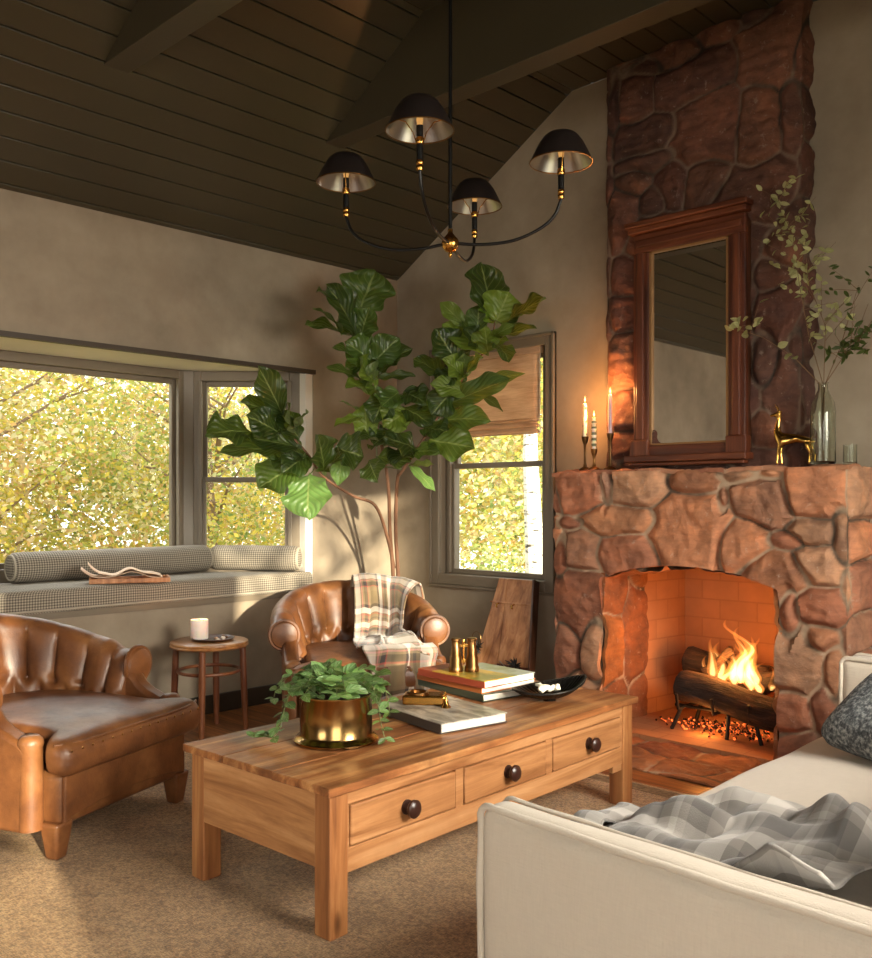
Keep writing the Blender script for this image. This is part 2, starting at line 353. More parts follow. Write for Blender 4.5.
def M_glass(name,tint=(1,1,1),refl=.1,rough=0.):
    t=NT(name)
    a=t.n('ShaderNodeBsdfTransparent',inp={'Color':(*tint,1)});b=t.n('ShaderNodeBsdfGlossy',inp={'Roughness':rough})
    f=t.n('ShaderNodeFresnel',inp={'IOR':1.45})
    mx=t.n('ShaderNodeMixShader',inp={0:t.math('MULTIPLY',f.outputs[0],refl),1:a.outputs[0],2:b.outputs[0]})
    t.link(mx.outputs[0],t.out.inputs[0]);return t.m
def M_emit(name,c,s):
    t=NT(name);e=t.n('ShaderNodeEmission',inp={'Color':(*c,1),'Strength':s});t.link(e.outputs[0],t.out.inputs[0]);return t.m
def M_flame(name,c,s,vol=True):
    t=NT(name)
    e=t.n('ShaderNodeEmission',inp={'Color':(*c,1),'Strength':s})
    t.link(e.outputs[0],t.out.inputs[1])
    return t.m
def M_foliage(name):
    t=NT(name);at=t.n('ShaderNodeAttribute',attribute_name='tint')
    d=t.n('ShaderNodeBsdfDiffuse',inp={'Color':at.outputs[0]});tr=t.n('ShaderNodeBsdfTranslucent',inp={'Color':at.outputs[0]})
    mx=t.n('ShaderNodeMixShader',inp={0:.5,1:d.outputs[0],2:tr.outputs[0]});t.link(mx.outputs[0],t.out.inputs[0]);return t.m
P_=M_plaster()
OLIVE=hx(64,56,42)
CEIL=M_paint('ceiling_paint',hx(64,57,42),.33,.12)
TRIM=M_paint('trim_paint',hx(116,104,88),.42)
TRIMD=M_paint('trim_dark',hx(62,50,38),.5)
BASEB=M_paint('baseboard_paint',hx(52,45,36),.4)
WHITE=M_paint('soffit_plaster',hx(214,206,196),.6)
PINE=M_wood('old_pine',hx(140,88,48),hx(192,136,86),hx(214,162,112),1,.5,wear=.25)
PINEX=M_wood('old_pine_x',hx(142,90,50),hx(198,144,92),hx(222,172,120),0,.5,wear=.2)
PINEZ=M_wood('old_pine_z',hx(120,70,36),hx(172,112,64),hx(200,144,90),2,.5,wear=.3)
TOPW=M_wood('worn_table_top',hx(104,60,32),hx(174,110,62),hx(222,164,104),1,.44,wear=.6,bs=.5)
DARKW=M_wood('dark_wood',hx(40,22,14),hx(70,40,25),hx(96,58,36),2,.35,knots=False)
REDW=M_wood('red_mahogany',hx(48,22,14),hx(96,48,28),hx(128,70,42),2,.4,knots=False)
REDWX=M_wood('red_mahogany_x',hx(48,22,14),hx(96,48,28),hx(128,70,42),0,.4,knots=False)
STOOLW=M_wood('bentwood',hx(74,36,20),hx(118,66,38),hx(146,90,54),2,.35,knots=False)
STOOLT=M_wood('stool_top',hx(112,66,34),hx(162,108,62),hx(188,136,84),0,.35,knots=False)
BOARDW=M_wood('board_wood',hx(128,76,44),hx(186,126,80),hx(214,158,110),2,.5,knots=False)
LEATH=M_leather('tan_leather',.74)
LEATHL=M_leather('lit_leather',.95)
LINEN=M_linen('cream_linen',hx(204,192,176))
CHECK=M_check()
BOUC=M_boucle()
BRASS=M_plain('aged_brass',hx(190,140,70),.25,1.)
BRASSD=M_plain('dark_brass',hx(132,96,58),.34,1.)
BLACKM=M_plain('blackened_metal',(.012,.011,.010),.38,.6)
IRON=M_plain('cast_iron',(.02,.017,.015),.6,.5)

# ------------------------------------------------------------------ the room
XR,YF=5.9,-8.5
def cz(x): return min(2.79+.5879*x,3.67,2.79+.5879*(XR-x))
def wall(name,boxes,mat=P_):
    m=MB()
    for b in boxes:m.bb(*b)
    return struct(m.build(name,mat,smooth=False))
struct(MB().bb(-.1,XR+.1,YF-.1,.05,-.08,0).build('floor',M_floor(),smooth=False))
Y0,Y1=-3.29,-.75
wall('wall_left',[(-.12,0,YF,0.12,0,.67),(-.12,0,YF,0.12,2.08,2.80),(-.12,0,YF,Y0,.67,2.08),(-.12,0,Y1,.12,.67,2.08)])
m=MB()
def xz(poly,y0,y1): m.prism(poly,y0,y1,lambda a,b,c:(a,c,b))
xz([(0,0),(.42,0),(.42,cz(.42)),(0,2.79)],0,.12)
xz([(.42,0),(1.31,0),(1.31,.72),(.42,.72)],0,.12)
xz([(.42,2.2),(1.31,2.2),(1.31,cz(1.31)),(.42,cz(.42))],0,.12)
xz([(1.31,0),(1.914,0),(1.914,3.67),(1.497,3.67),(1.31,cz(1.31))],0,.12)
xz([(1.914,1.0),(2.886,1.0),(2.886,3.67),(1.914,3.67)],0,.12)
xz([(2.886,0),(XR,0),(XR,2.79),(4.403,3.67),(2.886,3.67)],0,.12)
struct(m.build('wall_back',P_,smooth=False))
# right wall: two glazed openings, front wall: one; unseen, added to admit sun and daylight
RO=[(-3.05,-1.45,.0,2.5),(-6.6,-4.2,.0,2.4)]
wall('wall_right',[(XR,XR+.12,YF,RO[1][0],0,2.8),(XR,XR+.12,RO[1][1],RO[0][0],0,2.8),(XR,XR+.12,RO[0][1],.12,0,2.8),
  (XR,XR+.12,RO[0][0],RO[0][1],2.5,2.8),(XR,XR+.12,RO[1][0],RO[1][1],2.4,2.8)])
m=MB()
xz([(0,0),(1.8,0),(1.8,3.67),(1.497,3.67),(0,2.79)],YF-.12,YF)
xz([(1.8,2.1),(4.2,2.1),(4.2,3.67),(1.8,3.67)],YF-.12,YF);xz([(1.8,0),(4.2,0),(4.2,.8),(1.8,.8)],YF-.12,YF)
xz([(4.2,0),(XR,0),(XR,2.79),(4.403,3.67),(4.2,3.67)],YF-.12,YF)
struct(m.build('wall_front',P_,smooth=False))
# ceiling boards
m=MB();W=.1195;an=math.atan(.5879)
k=0;x=.03-W
while x<1.497:
    a=max(x+.0035,-.03);b=min(x+W-.0035,1.50)
    if b>a:
        for sgn in(0,1):
            f=(lambda q:q) if not sgn else (lambda q:XR-q)
            pts=[(a,2.79+.5879*a),(b,2.79+.5879*b),(b-.012,2.79+.5879*b+.022),(a-.012,2.79+.5879*a+.022)]
            pts=[(f(p),q) for p,q in pts]
            if sgn:pts=pts[::-1]
            m.prism(pts,YF,0,lambda p,q,y:(p,y,q))
    x+=W
x=1.50
while x<4.40:
    m.bb(x+.003,min(x+.1365,4.4),YF,0,3.67,3.69);x+=.1395
o=struct(m.build('ceiling',CEIL,smooth=False,bevel=.0025,seg=1))
m=MB();m.prism([(-.12,2.745),(1.5,3.70),(4.4,3.70),(XR+.12,2.745),(XR+.12,3.9),(-.12,3.9)],YF-.1,.12,lambda p,q,y:(p,y,q))
struct(m.build('ceiling_backing',M_plain('groove_paint',hx(34,29,20),.6),smooth=False))
for y in(-1.25,-2.54,-3.83,-5.12,-6.41):
    m=MB();m.prism([(.733,3.22),(XR-.733,3.22),(4.403,3.672),(1.497,3.672)],y,y+.125,lambda p,q,yy:(p,yy,q))
    struct(m.build('ceiling_beam',CEIL,smooth=False,bevel=.004))
# baseboards
m=MB();m.bb(0,.018,YF,0,0,.11);struct(m.build('baseboard_left',BASEB,smooth=False,bevel=.004))
m=MB();m.bb(.018,1.60,-.018,0,0,.11);m.bb(3.19,XR,-.018,0,0,.11);struct(m.build('baseboard_back',BASEB,smooth=False,bevel=.004))
# bay: shelf, soffit, apron
BX=-.004
BAY=[(0,Y0),(0,Y1),(-.56,Y1-.56),(-.56,Y0+.56)]
BAYO=[(BX,Y0-.06),(BX,Y1+.06),(-.06,Y1+.04),(-.66,Y1-.52),(-.66,Y0+.52),(-.06,Y0-.04)]
struct(MB().prism(BAYO[::-1],.60,.675).build('trim_1',TRIM,smooth=False))
struct(MB().prism(BAYO[::-1],2.08,2.14).build('trim_2',WHITE,smooth=False))
struct(MB().bb(-.01,.024,Y0-.08,Y1+.005,2.058,2.085).build('trim_3',TRIMD,smooth=False))
struct(MB().bb(-.01,.016,Y0-.03,Y1+.01,.640,.674).build('trim_4',TRIM,smooth=False))
GL=M_glass('window_glass',(.97,.99,.97),.18)
for yy,sg in((Y1-.56,1),(Y0+.56,-1)):
    struct(MB().box((-.60,yy+.005*sg,1.38),(.11,.07,1.40),rot=(0,0,-sg*PI/8)).build('trim_%d'%(6 if sg>0 else 7),TRIM,smooth=False,bevel=.004))
def window(name,L,z0,z1,loc,rz,fw=.07,rail=None,d=.09,glass_in=.03,sill=.04,side=(None,None)):
    w=bpy.data.objects.new(name,None);COL.objects.link(w);w.location=loc;w.rotation_euler=(0,0,rz);struct(w)
    f=MB();a,b=(side[0] or fw),(side[1] or fw)
    f.bb(0,a,0,d,z0,z1);f.bb(L-b,L,0,d,z0,z1);f.bb(a,L-b,0,d,z1-fw*.75,z1);f.bb(a,L-b,0,d,z0,z0+sill)
    f.bb(a-.016,a+.012,-.012,.02,z0+sill,z1-fw*.75);f.bb(L-b-.012,L-b+.016,-.012,.02,z0+sill,z1-fw*.75)
    f.build('window_frame',TRIM,w,smooth=False,bevel=.005)
    sw=.032
    s=MB();zt=z1-fw*.75;zb=z0+sill
    def sash(za,zc,y):
        s.bb(a,a+sw,y,y+.035,za,zc);s.bb(L-b-sw,L-b,y,y+.035,za,zc);s.bb(a+sw,L-b-sw,y,y+.035,zc-sw,zc);s.bb(a+sw,L-b-sw,y,y+.035,za,za+sw)
    if rail:
        sash(rail-.016,zt,d*.45);sash(zb,rail+.018,d*.45-.036 if d*.45>.04 else .0)
    else: sash(zb,zt,d*.4)
    s.build('sash',TRIM,w,smooth=False,bevel=.004)
    g=MB();g.bb(a+.01,L-b-.01,d*.4+.014,d*.4+.018,zb+.01,zt-.01);g.build('pane',GL,w,smooth=False)
    return w
#local x runs along the window, local y outwards
L1=(Y1-.56)-(Y0+.56)
window('window_1',L1,.675,2.08,(-.56,Y0+.56,0),PI/2,.075,None,.09,sill=.19)
window('window_2',.735,.675,2.08,(-.545,Y1-.545,0),PI/4,.085,1.38,.09,sill=.19,side=(.05,.115))
window('window_3',.735,.675,2.08,(-.02,Y0+.02,0),PI*.75,.085,1.38,.09,sill=.19,side=(.115,.05))
# jamb at the bay's right end
struct(MB().bb(-.12,-.001,Y1-.06,Y1-.001,.675,2.08).build('trim_5',WHITE,smooth=False,bevel=.003))
# back window
w=window('window_4',.89,.72,2.2,(.42,.045,0),0,.045,1.475,.10,sill=.04)
c=MB()
for(x0,x1,z0,z1)in((.342,.42,.69,2.262),(1.31,1.385,.69,2.262),(.42,1.31,2.19,2.262),(.42,1.31,.69,.76)):
    c.bb(x0,x1,-.022,.0,z0,z1)
for(x0,x1,z0,z1)in((.342,.362,.69,2.262),(1.365,1.385,.69,2.262),(.342,1.385,2.242,2.262),(.342,1.385,.672,.69)):
    c.bb(x0,x1,-.034,.0,z0,z1)
for(x0,x1,z0,z1)in((.405,.425,.74,2.2),(1.305,1.315,.74,2.2)):c.bb(x0,x1,-.005,.05,z0,z1)
o=c.build('casing',TRIM,None,smooth=False,bevel=.005);o.parent=w;o.matrix_parent_inverse=Matrix.Translation((-.42,-.045,0))
for i,(a,b,z0,z1) in enumerate(RO):
    window('window_%d'%(5+i),b-a,z0,z1,(XR,b,0),-PI/2,.09,None,.1,sill=.1)  # glazing of the added right wall openings, out of view
window('window_7',2.4,.8,2.1,(4.2,YF,0),PI,.09,None,.1,sill=.1)  # added front wall opening behind the camera, lets in daylight
# woven blind
t=NT('woven_blind');g=t.noise(t.coord(scale=(6,6,190)),1.2,4,.6);g2=t.noise(t.coord(scale=(3,3,22)),1.5,3)
cb=t.mix(.5,t.ramp(g,[(.3,hx(176,142,112)),(.6,hx(226,196,164))]),t.ramp(g2,[(.3,hx(190,152,120)),(.65,hx(232,204,172))]))
t.bsdf(cb,.85,0,t.bump(g,.6,.004))
tr=t.n('ShaderNodeBsdfTranslucent',inp={'Color':cb});mx=t.n('ShaderNodeMixShader',inp={0:.45,1:t.b.outputs[0],2:tr.outputs[0]});t.link(mx.outputs[0],t.out.inputs[0])
bl=thing('roman_blind','woven tan roman blind half lowered over the back window','blind',(.868,.015,1.66))
def bf(u,v):
    x=-.385+.77*u;z=.53*v
    y=-.004+.004*math.sin(z*38)
    if z<.09: y=-.026+.014*math.sin(z/.09*PI*5)
    return (x,y+.003*math.sin(x*9+z*7),z)
b=MB().grid(bf,12,90).build('shade_cloth',t.m,bl);b.modifiers.new('s','SOLIDIFY').thickness=.004
MB().box((0,-.005,.515),(.79,.04,.05)).build('headrail',t.m,bl,smooth=False)
cd=MB().tube([(.39,-.014,.5),(.392,-.016,.25),(.389,-.014,.02)],.0022,6);cd.tube([(.389,-.014,.05),(.396,-.016,.03),(.386,-.02,-.02)],.004,6);cd.build('pull_cord',M_plain('cord_white',hx(225,215,200),.8),bl)
# ------------------------------------------------------------------ outside
FOL=M_foliage('autumn_leaves');BARK=M_paint('bark',hx(150,128,112),.9,.6)
t=NT('birch_bark');v=t.coord(scale=(3,3,14));nb=t.noise(v,3,4,.6)
BIRCH=t.bsdf(t.ramp(nb,[(.36,hx(70,62,56)),(.43,hx(214,208,198)),(.7,hx(240,236,228))]),.8)
t=NT('garden_ground');gn=t.noise(t.coord(),2.5,5,.65)
struct(MB().bb(-24,16,-20,18,-1.3,-1.2).build('ground',t.bsdf(t.ramp(gn,[(.35,hx(120,112,60)),(.6,hx(176,166,96))]),.95),smooth=False))
PALY=[hx(246,224,118),hx(232,214,110),hx(244,230,162),hx(214,204,108),hx(248,240,200),hx(192,198,112),hx(234,196,142),hx(228,206,168)]
PALG=[hx(166,186,112),hx(190,204,134),hx(222,222,164),hx(138,164,104),hx(232,230,186),hx(206,190,160)]
PALB=[hx(156,178,158),hx(186,204,180),hx(212,222,200),hx(134,158,136),hx(228,232,186)]
def tree(label,cat,x,y,hgt,rad,pal,n,ls,seed,zlo=-.6,tr=.08,bark=None,name='garden_tree'):
    R_=random.Random(seed)
    o=thing(name,label,cat,(x,y,-1.2),0,'trees outside the windows')
    tm=MB()
    top=Vector((R_.uniform(-.3,.3),R_.uniform(-.3,.3),hgt*.85))
    tm.tube([(0,0,0),(.05,.03,hgt*.3),(top.x*.5,top.y*.5,hgt*.55),top],[tr,tr*.85,tr*.6,tr*.2],8)
    for i in range(16 if name!='birch_tree' else 0):
        z=hgt*R_.uniform(.22,.8);a=R_.uniform(0,2*PI);l=rad*R_.uniform(.6,1.)
        p0=Vector((.03,.02,z));p1=p0+Vector((math.cos(a)*l*.5,math.sin(a)*l*.5,l*.25+R_.uniform(0,.2)));p2=p1+Vector((math.cos(a+.3)*l*.45,math.sin(a+.3)*l*.45,l*.3))
        tm.tube([p0,p1,p2],[tr*.28,tr*.15,tr*.05],6)
        p3=p1+Vector((math.cos(a-.7)*l*.4,math.sin(a-.7)*l*.4,l*.1));tm.tube([p1,p3],[tr*.18,tr*.05],5)
    tm.build('trunk',bark or BARK,o)
    lm=MB();V=[];F_=[];Cc=[]
    cl=[]
    for i in range(max(20,n//130)):
        while 1:
            p=Vector((R_.uniform(-1,1),R_.uniform(-1,1),R_.uniform(-1,1)))
            if p.length<1:break
        cl.append((Vector((p.x*rad,p.y*rad,(zlo+1.2)+(hgt-zlo-1.2)*(.5+.5*p.z))),R_.choice(pal)))
    for i in range(n):
        c,co=R_.choice(cl)
        p=c+Vector((R_.gauss(0,.26),R_.gauss(0,.26),R_.gauss(0,.2)))*(rad/1.6)
        if R_.random()<.3:co=R_.choice(pal)
        k=R_.uniform(.75,1.15)
        d=Vector((R_.gauss(0,1),R_.gauss(0,1),R_.gauss(0,.6)-.3)).normalized();e=d.orthogonal().normalized();e=(Matrix.Rotation(R_.uniform(0,6),3,d)@e)
        s=ls*R_.uniform(.6,1.3)
        b=len(V)
        V+=[p,p+d*s*.55+e*s*.32,p+d*s*1.1,p+d*s*.5-e*s*.32];F_.append((b,b+1,b+2,b+3))
        Cc+=[(co[0]*k,co[1]*k,co[2]*k,1)]*4
    lm.add(V,F_);lm.col=Cc
    lm.build('foliage',FOL,o,smooth=False)
    return o
TL=['yellow autumn tree filling the middle of the bay window view','golden leaved tree beyond the left part of the bay','green and yellow tree beyond the angled bay window','pale yellow tree behind the golden ones, far from the bay','blue green bushy tree at the far left of the bay view','low yellow shrub tree just below the bay glass','yellow green tree seen low through the side sash','light green tree beyond the birch outside the back window','low bright green shrub outside the back window']
tree(TL[0],'tree',-4.6,-1.3,4.8,1.6,PALY,26000,.06,1)
tree(TL[1],'tree',-5.0,-3.6,4.6,1.6,PALY+PALB[:2],24000,.06,2)
tree(TL[2],'tree',-4.2,1.2,4.6,1.6,PALY+PALG,24000,.055,3)
tree(TL[3],'tree',-8.2,-.2,6.2,2.8,PALY+PALG,22000,.09,4)
tree(TL[4],'tree',-7.4,-3.2,5.8,2.2,PALB,22000,.08,5)
tree(TL[5],'tree',-3.2,-2.4,2.7,1.0,PALY,8000,.05,6,tr=.04)
tree(TL[6],'tree',-6.8,3.6,5.2,2.2,PALY,18000,.08,7)
tree(TL[7],'tree',-2.6,6.4,6.2,2.6,PALG+PALY,34000,.09,8)
tree('pale tree far beyond the back window filling the gap at its left','tree',-5.6,9.2,6.5,2.8,PALG+PALY,22000,.12,12)
tree(TL[8],'tree',-.9,3.0,2.2,1.0,PALG,9000,.045,9,tr=.03)
tree('white barked birch trunk standing outside the back window','tree',-.43,2.05,5.2,.9,PALG,1500,.07,10,zlo=2.6,tr=.11,bark=BIRCH,name='birch_tree')
tree('sparse tree added outside the right wall to dapple the sun','tree',8.3,-3.3,4.6,1.7,PALG,850,.13,21,zlo=-.2,tr=.06)  # out of view, put in to break up the sun patches
tree('sparse tree added outside behind the camera to dapple the sun','tree',8.6,-6.3,4.6,1.7,PALG,1100,.13,22,zlo=-.2,tr=.06)  # second unseen tree, added so its leaves mottle the sunlight

# ------------------------------------------------------------------ stone fireplace
def stone_patch(name,mat,fn,u0,u1,v0,v1,step,seeds,parent,palette,relief=.03,keep=None,snap=None,gap=.006,warp=.03,seed=0,skirt=.05,spread=.028,tilt=.09,corner=None):
    """relief of real stones: power-Voronoi cells over (u,v), pillowed, tilted and rough, mortar between"""
    nu=int(round((u1-u0)/step));nv=int(round((v1-v0)/step))
    us=np.linspace(u0,u1,nu+1);vs=np.linspace(v0,v1,nv+1)
    U,V=np.meshgrid(us,vs,indexing='ij')
    if snap is not None:
        for i in range(nu+1):
            for j in range(nv+1):U[i,j],V[i,j]=snap(U[i,j],V[i,j],step)
    Wu=np.zeros_like(U);Wv=np.zeros_like(U);N1=np.zeros_like(U);N2=np.zeros_like(U);N3=np.zeros_like(U)
    for i in range(nu+1):
        for j in range(nv+1):
            p=Vector((U[i,j]*3.2+seed*5.1,V[i,j]*3.2,seed))
            a=noise.noise_vector(p);b=noise.noise_vector(p*4)
            Wu[i,j]=a.x+.3*b.x;Wv[i,j]=a.y+.3*b.y
            N1[i,j]=noise.noise(p*2.2+Vector((9,1,4)));N2[i,j]=noise.noise(p*7);N3[i,j]=abs(noise.noise(Vector((p.x*1.6+p.y*.7,p.y*4,p.z))*1.2))
    R_=random.Random(seed+5)
    A=U+warp*Wu;B=V+warp*Wv
    D=[]
    for(x,z,w,h) in seeds:
        ax=max(w,h*.35)/2;az=max(h,w*.3)/2
        D.append(np.sqrt(((A-x)/ax)**2+((B-z)/az)**2)-1 )
    # scale distances by stone size so that borders stay metric
    S=[min(max(w,h*.35),max(h,w*.3))/2 for(x,z,w,h) in seeds]
    D=np.array(D);I=np.argsort(D,axis=0);i1=I[0];i2=I[1]
    d1=np.take_along_axis(D,I[:1],0)[0];d2=np.take_along_axis(D,I[1:2],0)[0]
    S=np.array(S);e=(d2-d1)*.5*np.minimum(S[i1],S[i2])*1.15
    t=np.clip((e-gap)/spread,0,1);t=1-(1-t)**2.2
    off=np.array([R_.uniform(-.25,.35) for _ in seeds]);tx=np.array([R_.uniform(-tilt,tilt) for _ in seeds]);tz=np.array([R_.uniform(-tilt,tilt) for _ in seeds])
    sx=np.array([q[0] for q in seeds]);sz=np.array([q[1] for q in seeds])
    H=t*(relief*(1+off[i1])+tx[i1]*(A-sx[i1])+tz[i1]*(B-sz[i1])+N1*.016+N2*.006+N3*.014*1.0)
    H=np.where(t>0,np.maximum(H,.003),0)+N2*.0015
    if corner:
        for xx in corner:H=H*(.3+.7*np.clip(np.abs(U-xx)/.07,0,1))
    mort=np.clip((e-gap*.4)/(gap*.9),0,1);mort=1-mort
    pal=[palette[R_.randrange(len(palette))] for _ in seeds]
    pal=[tuple(c*k for c in q) for q,k in((q,R_.uniform(.75,1.2)) for q in pal)]
    k0=[[True]*(nv+1) for _ in range(nu+1)]
    vid={};Vs=[];Cs=[];Fs=[]
    def vt(i,j):
        if (i,j) in vid:return vid[(i,j)]
        p,n=fn(U[i,j],V[i,j]);p=Vector(p)+Vector(n)*float(H[i,j])
        vid[(i,j)]=len(Vs);Vs.append(p);c=pal[i1[i,j]];Cs.append((*c,float(mort[i,j])));NN.append(Vector(n));return vid[(i,j)]
    NN=[]
    for i in range(nu):
        for j in range(nv):
            if keep is not None and not keep((us[i]+us[i+1])/2,(vs[j]+vs[j+1])/2):continue
            Fs.append((vt(i,j),vt(i+1,j),vt(i+1,j+1),vt(i,j+1)))
    cnt={}
    for f in Fs:
        for a in range(4):
            k=(f[a],f[(a+1)%4]);kk=(min(k),max(k));cnt[kk]=(cnt.get(kk,(0,))[0]+1,k)
    sk={}
    def bk(a):
        if a not in sk:
            sk[a]=len(Vs);Vs.append(Vs[a]-NN[a]*(skirt));Cs.append(Cs[a]);NN.append(NN[a])
        return sk[a]
    for kk,(n,k) in list(cnt.items()):
        if n==1 and skirt:Fs.append((k[1],k[0],bk(k[0]),bk(k[1])))
    m=MB();m.add(Vs,Fs);m.col=Cs
    return m.build(name,mat,parent,angle=50)
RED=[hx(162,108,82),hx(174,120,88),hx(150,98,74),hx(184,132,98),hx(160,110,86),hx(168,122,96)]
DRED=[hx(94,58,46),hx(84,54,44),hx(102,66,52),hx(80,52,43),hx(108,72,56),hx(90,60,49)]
MAUV=[hx(164,126,104),hx(172,132,104)]
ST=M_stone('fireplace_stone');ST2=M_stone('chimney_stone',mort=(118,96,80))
fp=thing('stone_fireplace','red fieldstone fireplace with arched firebox and tall chimney breast','fireplace',(0,0,0))
CORE=M_paint('mortar',hx(138,120,102),.95,.3)
def arch(x): # height of the opening's arch
    q=(x-2.40)/.486
    return .835+.085*(1-min(1,q*q))
FX0,FX1,FY,ZT=1.60,3.19,-.30,1.40
def fsur(u,v):
    # unfolded: left side, front, right side
    bulge=.0
    if u<FX0: return (FX0,FY+(FX0-u),v),(-1,0,0)
    if u>FX1: return (FX1,FY+(u-FX1),v),(1,0,0)
    k=.03
    if u-FX0<k: a=(1-(u-FX0)/k)*.7;return (u,FY,v),(-a,-1,0)
    if FX1-u<k: a=(1-(FX1-u)/k)*.7;return (u,FY,v),(a,-1,0)
    return (u,FY,v),(0,-1,0)
def insnap(u,v,st):
    if 1.80<u<3.0 and v<1.0:
        for xx in(1.914,2.886):
            if abs(u-xx)<=st*.5 and v<arch(xx)+.001:u=xx
        if 1.914-1e-6<=u<=2.886+1e-6 and abs(v-arch(u))<=st*.5:v=arch(u)
    return u,v
def keepf(u,v): return not(1.914<u<2.886 and v<arch(u))
SD=[q for q in SEED_S if q[1]>.9 or q[0]<1.914 or q[0]>2.88]
SD=[(x,z,w,h) for(x,z,w,h) in SD if z>0]
# the two return sides (the right one is seen)
SD+=[(3.34,1.28,.26,.2),(3.33,1.07,.28,.16),(3.35,.86,.24,.22),(3.33,.64,.28,.16),(3.35,.44,.26,.2),(3.33,.2,.28,.26)]
SD+=[(1.45,1.28,.26,.2),(1.46,1.05,.26,.24),(1.44,.8,.26,.22),(1.46,.5,.28,.3),(1.44,.18,.28,.3)]
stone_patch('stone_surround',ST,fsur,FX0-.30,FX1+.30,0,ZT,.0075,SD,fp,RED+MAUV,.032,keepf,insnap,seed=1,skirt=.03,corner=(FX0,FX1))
c=MB();c.bb(FX0+.012,1.914-.012,FY+.012,.0,0,ZT-.012);c.bb(2.886+.012,FX1-.012,FY+.012,.0,0,ZT-.012)
poly=[(1.902,ZT-.012),(1.902,.845)]+[(1.902+.996*i/14,arch(1.902+.996*i/14)+.012) for i in range(15)]+[(2.898,ZT-.012)]
c.prism(poly,FY+.012,0,lambda x,z,y:(x,y,z));c.build('masonry_core',CORE,fp,smooth=False)
# mantel top
def fmt(u,v): return (u,v,ZT-.004),(0,0,1)
R_=random.Random(3);SM=[(FX0+.12+.27*i+R_.uniform(-.04,.04),-.2+R_.uniform(-.05,.05),.26,.3) for i in range(6)]
stone_patch('mantel_top',ST,fmt,FX0-.012,FX1+.012,FY-.018,0,.012,SM,fp,RED,.006,seed=7,skirt=.02,tilt=.0)
# jambs and arch soffit inside the opening
def fjl(u,v): return (1.914,u,v),(1,0,0)
def fjr(u,v): return (2.886,u,v),(-1,0,0)
SJ=[(-.17,.74,.22,.22),(.0,.5,.2,.5),(-.2,.42,.22,.36),(.06,.85,.14,.16),(-.16,.14,.22,.24),(.05,.12,.16,.24)]
JR=[hx(150,96,52),hx(162,104,60),hx(138,84,48)]
stone_patch('jamb',ST,fjl,FY-.005,.12,0,.86,.01,SJ,fp,JR,.016,seed=9,skirt=.02,gap=.006,tilt=.03)
stone_patch('jamb',ST,fjr,FY-.005,.12,0,.86,.01,SJ,fp,JR,.016,seed=10,skirt=.02,tilt=.03)
def fsf(u,v): return (u,v,arch(u)),(0,0,-1)
stone_patch('arch_soffit',ST,fsf,1.914,2.886,FY,.12,.015,[(2.0+.2*i,-.1,.2,.4) for i in range(5)],fp,RED,.008,seed=12,skirt=0)
# firebox of fire brick
t=NT('fire_brick')
br=t.n('ShaderNodeTexBrick',offset=.5,inp={'Vector':t.n('ShaderNodeTexCoord').outputs['UV'],'Scale':1.,'Mortar Size':.0045,'Brick Width':.225,'Row Height':.112})
br.inputs['Color1'].default_value=(*hx(190,140,98),1);br.inputs['Color2'].default_value=(*hx(180,130,90),1);br.inputs['Mortar'].default_value=(*hx(172,124,86),1)
nz=t.noise(t.coord(),7,5,.6);cb=t.mix(.35,br.outputs[0],t.ramp(nz,[(.3,(.35,.2,.12)),(.65,(.8,.55,.36))]),'MULTIPLY')
FB=t.bsdf(cb,.85,0,t.bump(t.math('SUBTRACT',t.math('MULTIPLY',nz,.2),br.outputs[1]),.5,.005))
b=MB()
def quad(p,uv): b.add(p,[(0,1,2,3)],uv)
xl,xr,yb,zt=1.957,2.843,.50,1.05
quad([(1.914,.12,0),(xl,yb,0),(xl,yb,zt),(1.914,.12,zt)],[(0,0),(.4,0),(.4,zt),(0,zt)])
quad([(xl,yb,0),(xr,yb,0),(xr,yb,zt),(xl,yb,zt)],[(0,0),(.886,0),(.886,zt),(0,zt)])
quad([(xr,yb,0),(2.886,.12,0),(2.886,.12,zt),(xr,yb,zt)],[(0,0),(.4,0),(.4,zt),(0,zt)])
quad([(1.914,.12,zt),(xl,yb,zt),(xr,yb,zt),(2.886,.12,zt)],[(0,0),(.4,0),(.4,.8),(0,.8)])
b.build('firebox',FB,fp,smooth=False)
MB().bb(1.88,2.92,.12,.55,1.0,1.06).bb(1.86,1.914,.12,.56,0,1.05).bb(2.886,2.94,.12,.56,0,1.05).bb(1.86,2.94,.51,.56,0,1.05).bb(1.914,2.886,-.28,.10,.93,.95).build('firebox_shell',CORE,fp,smooth=False)
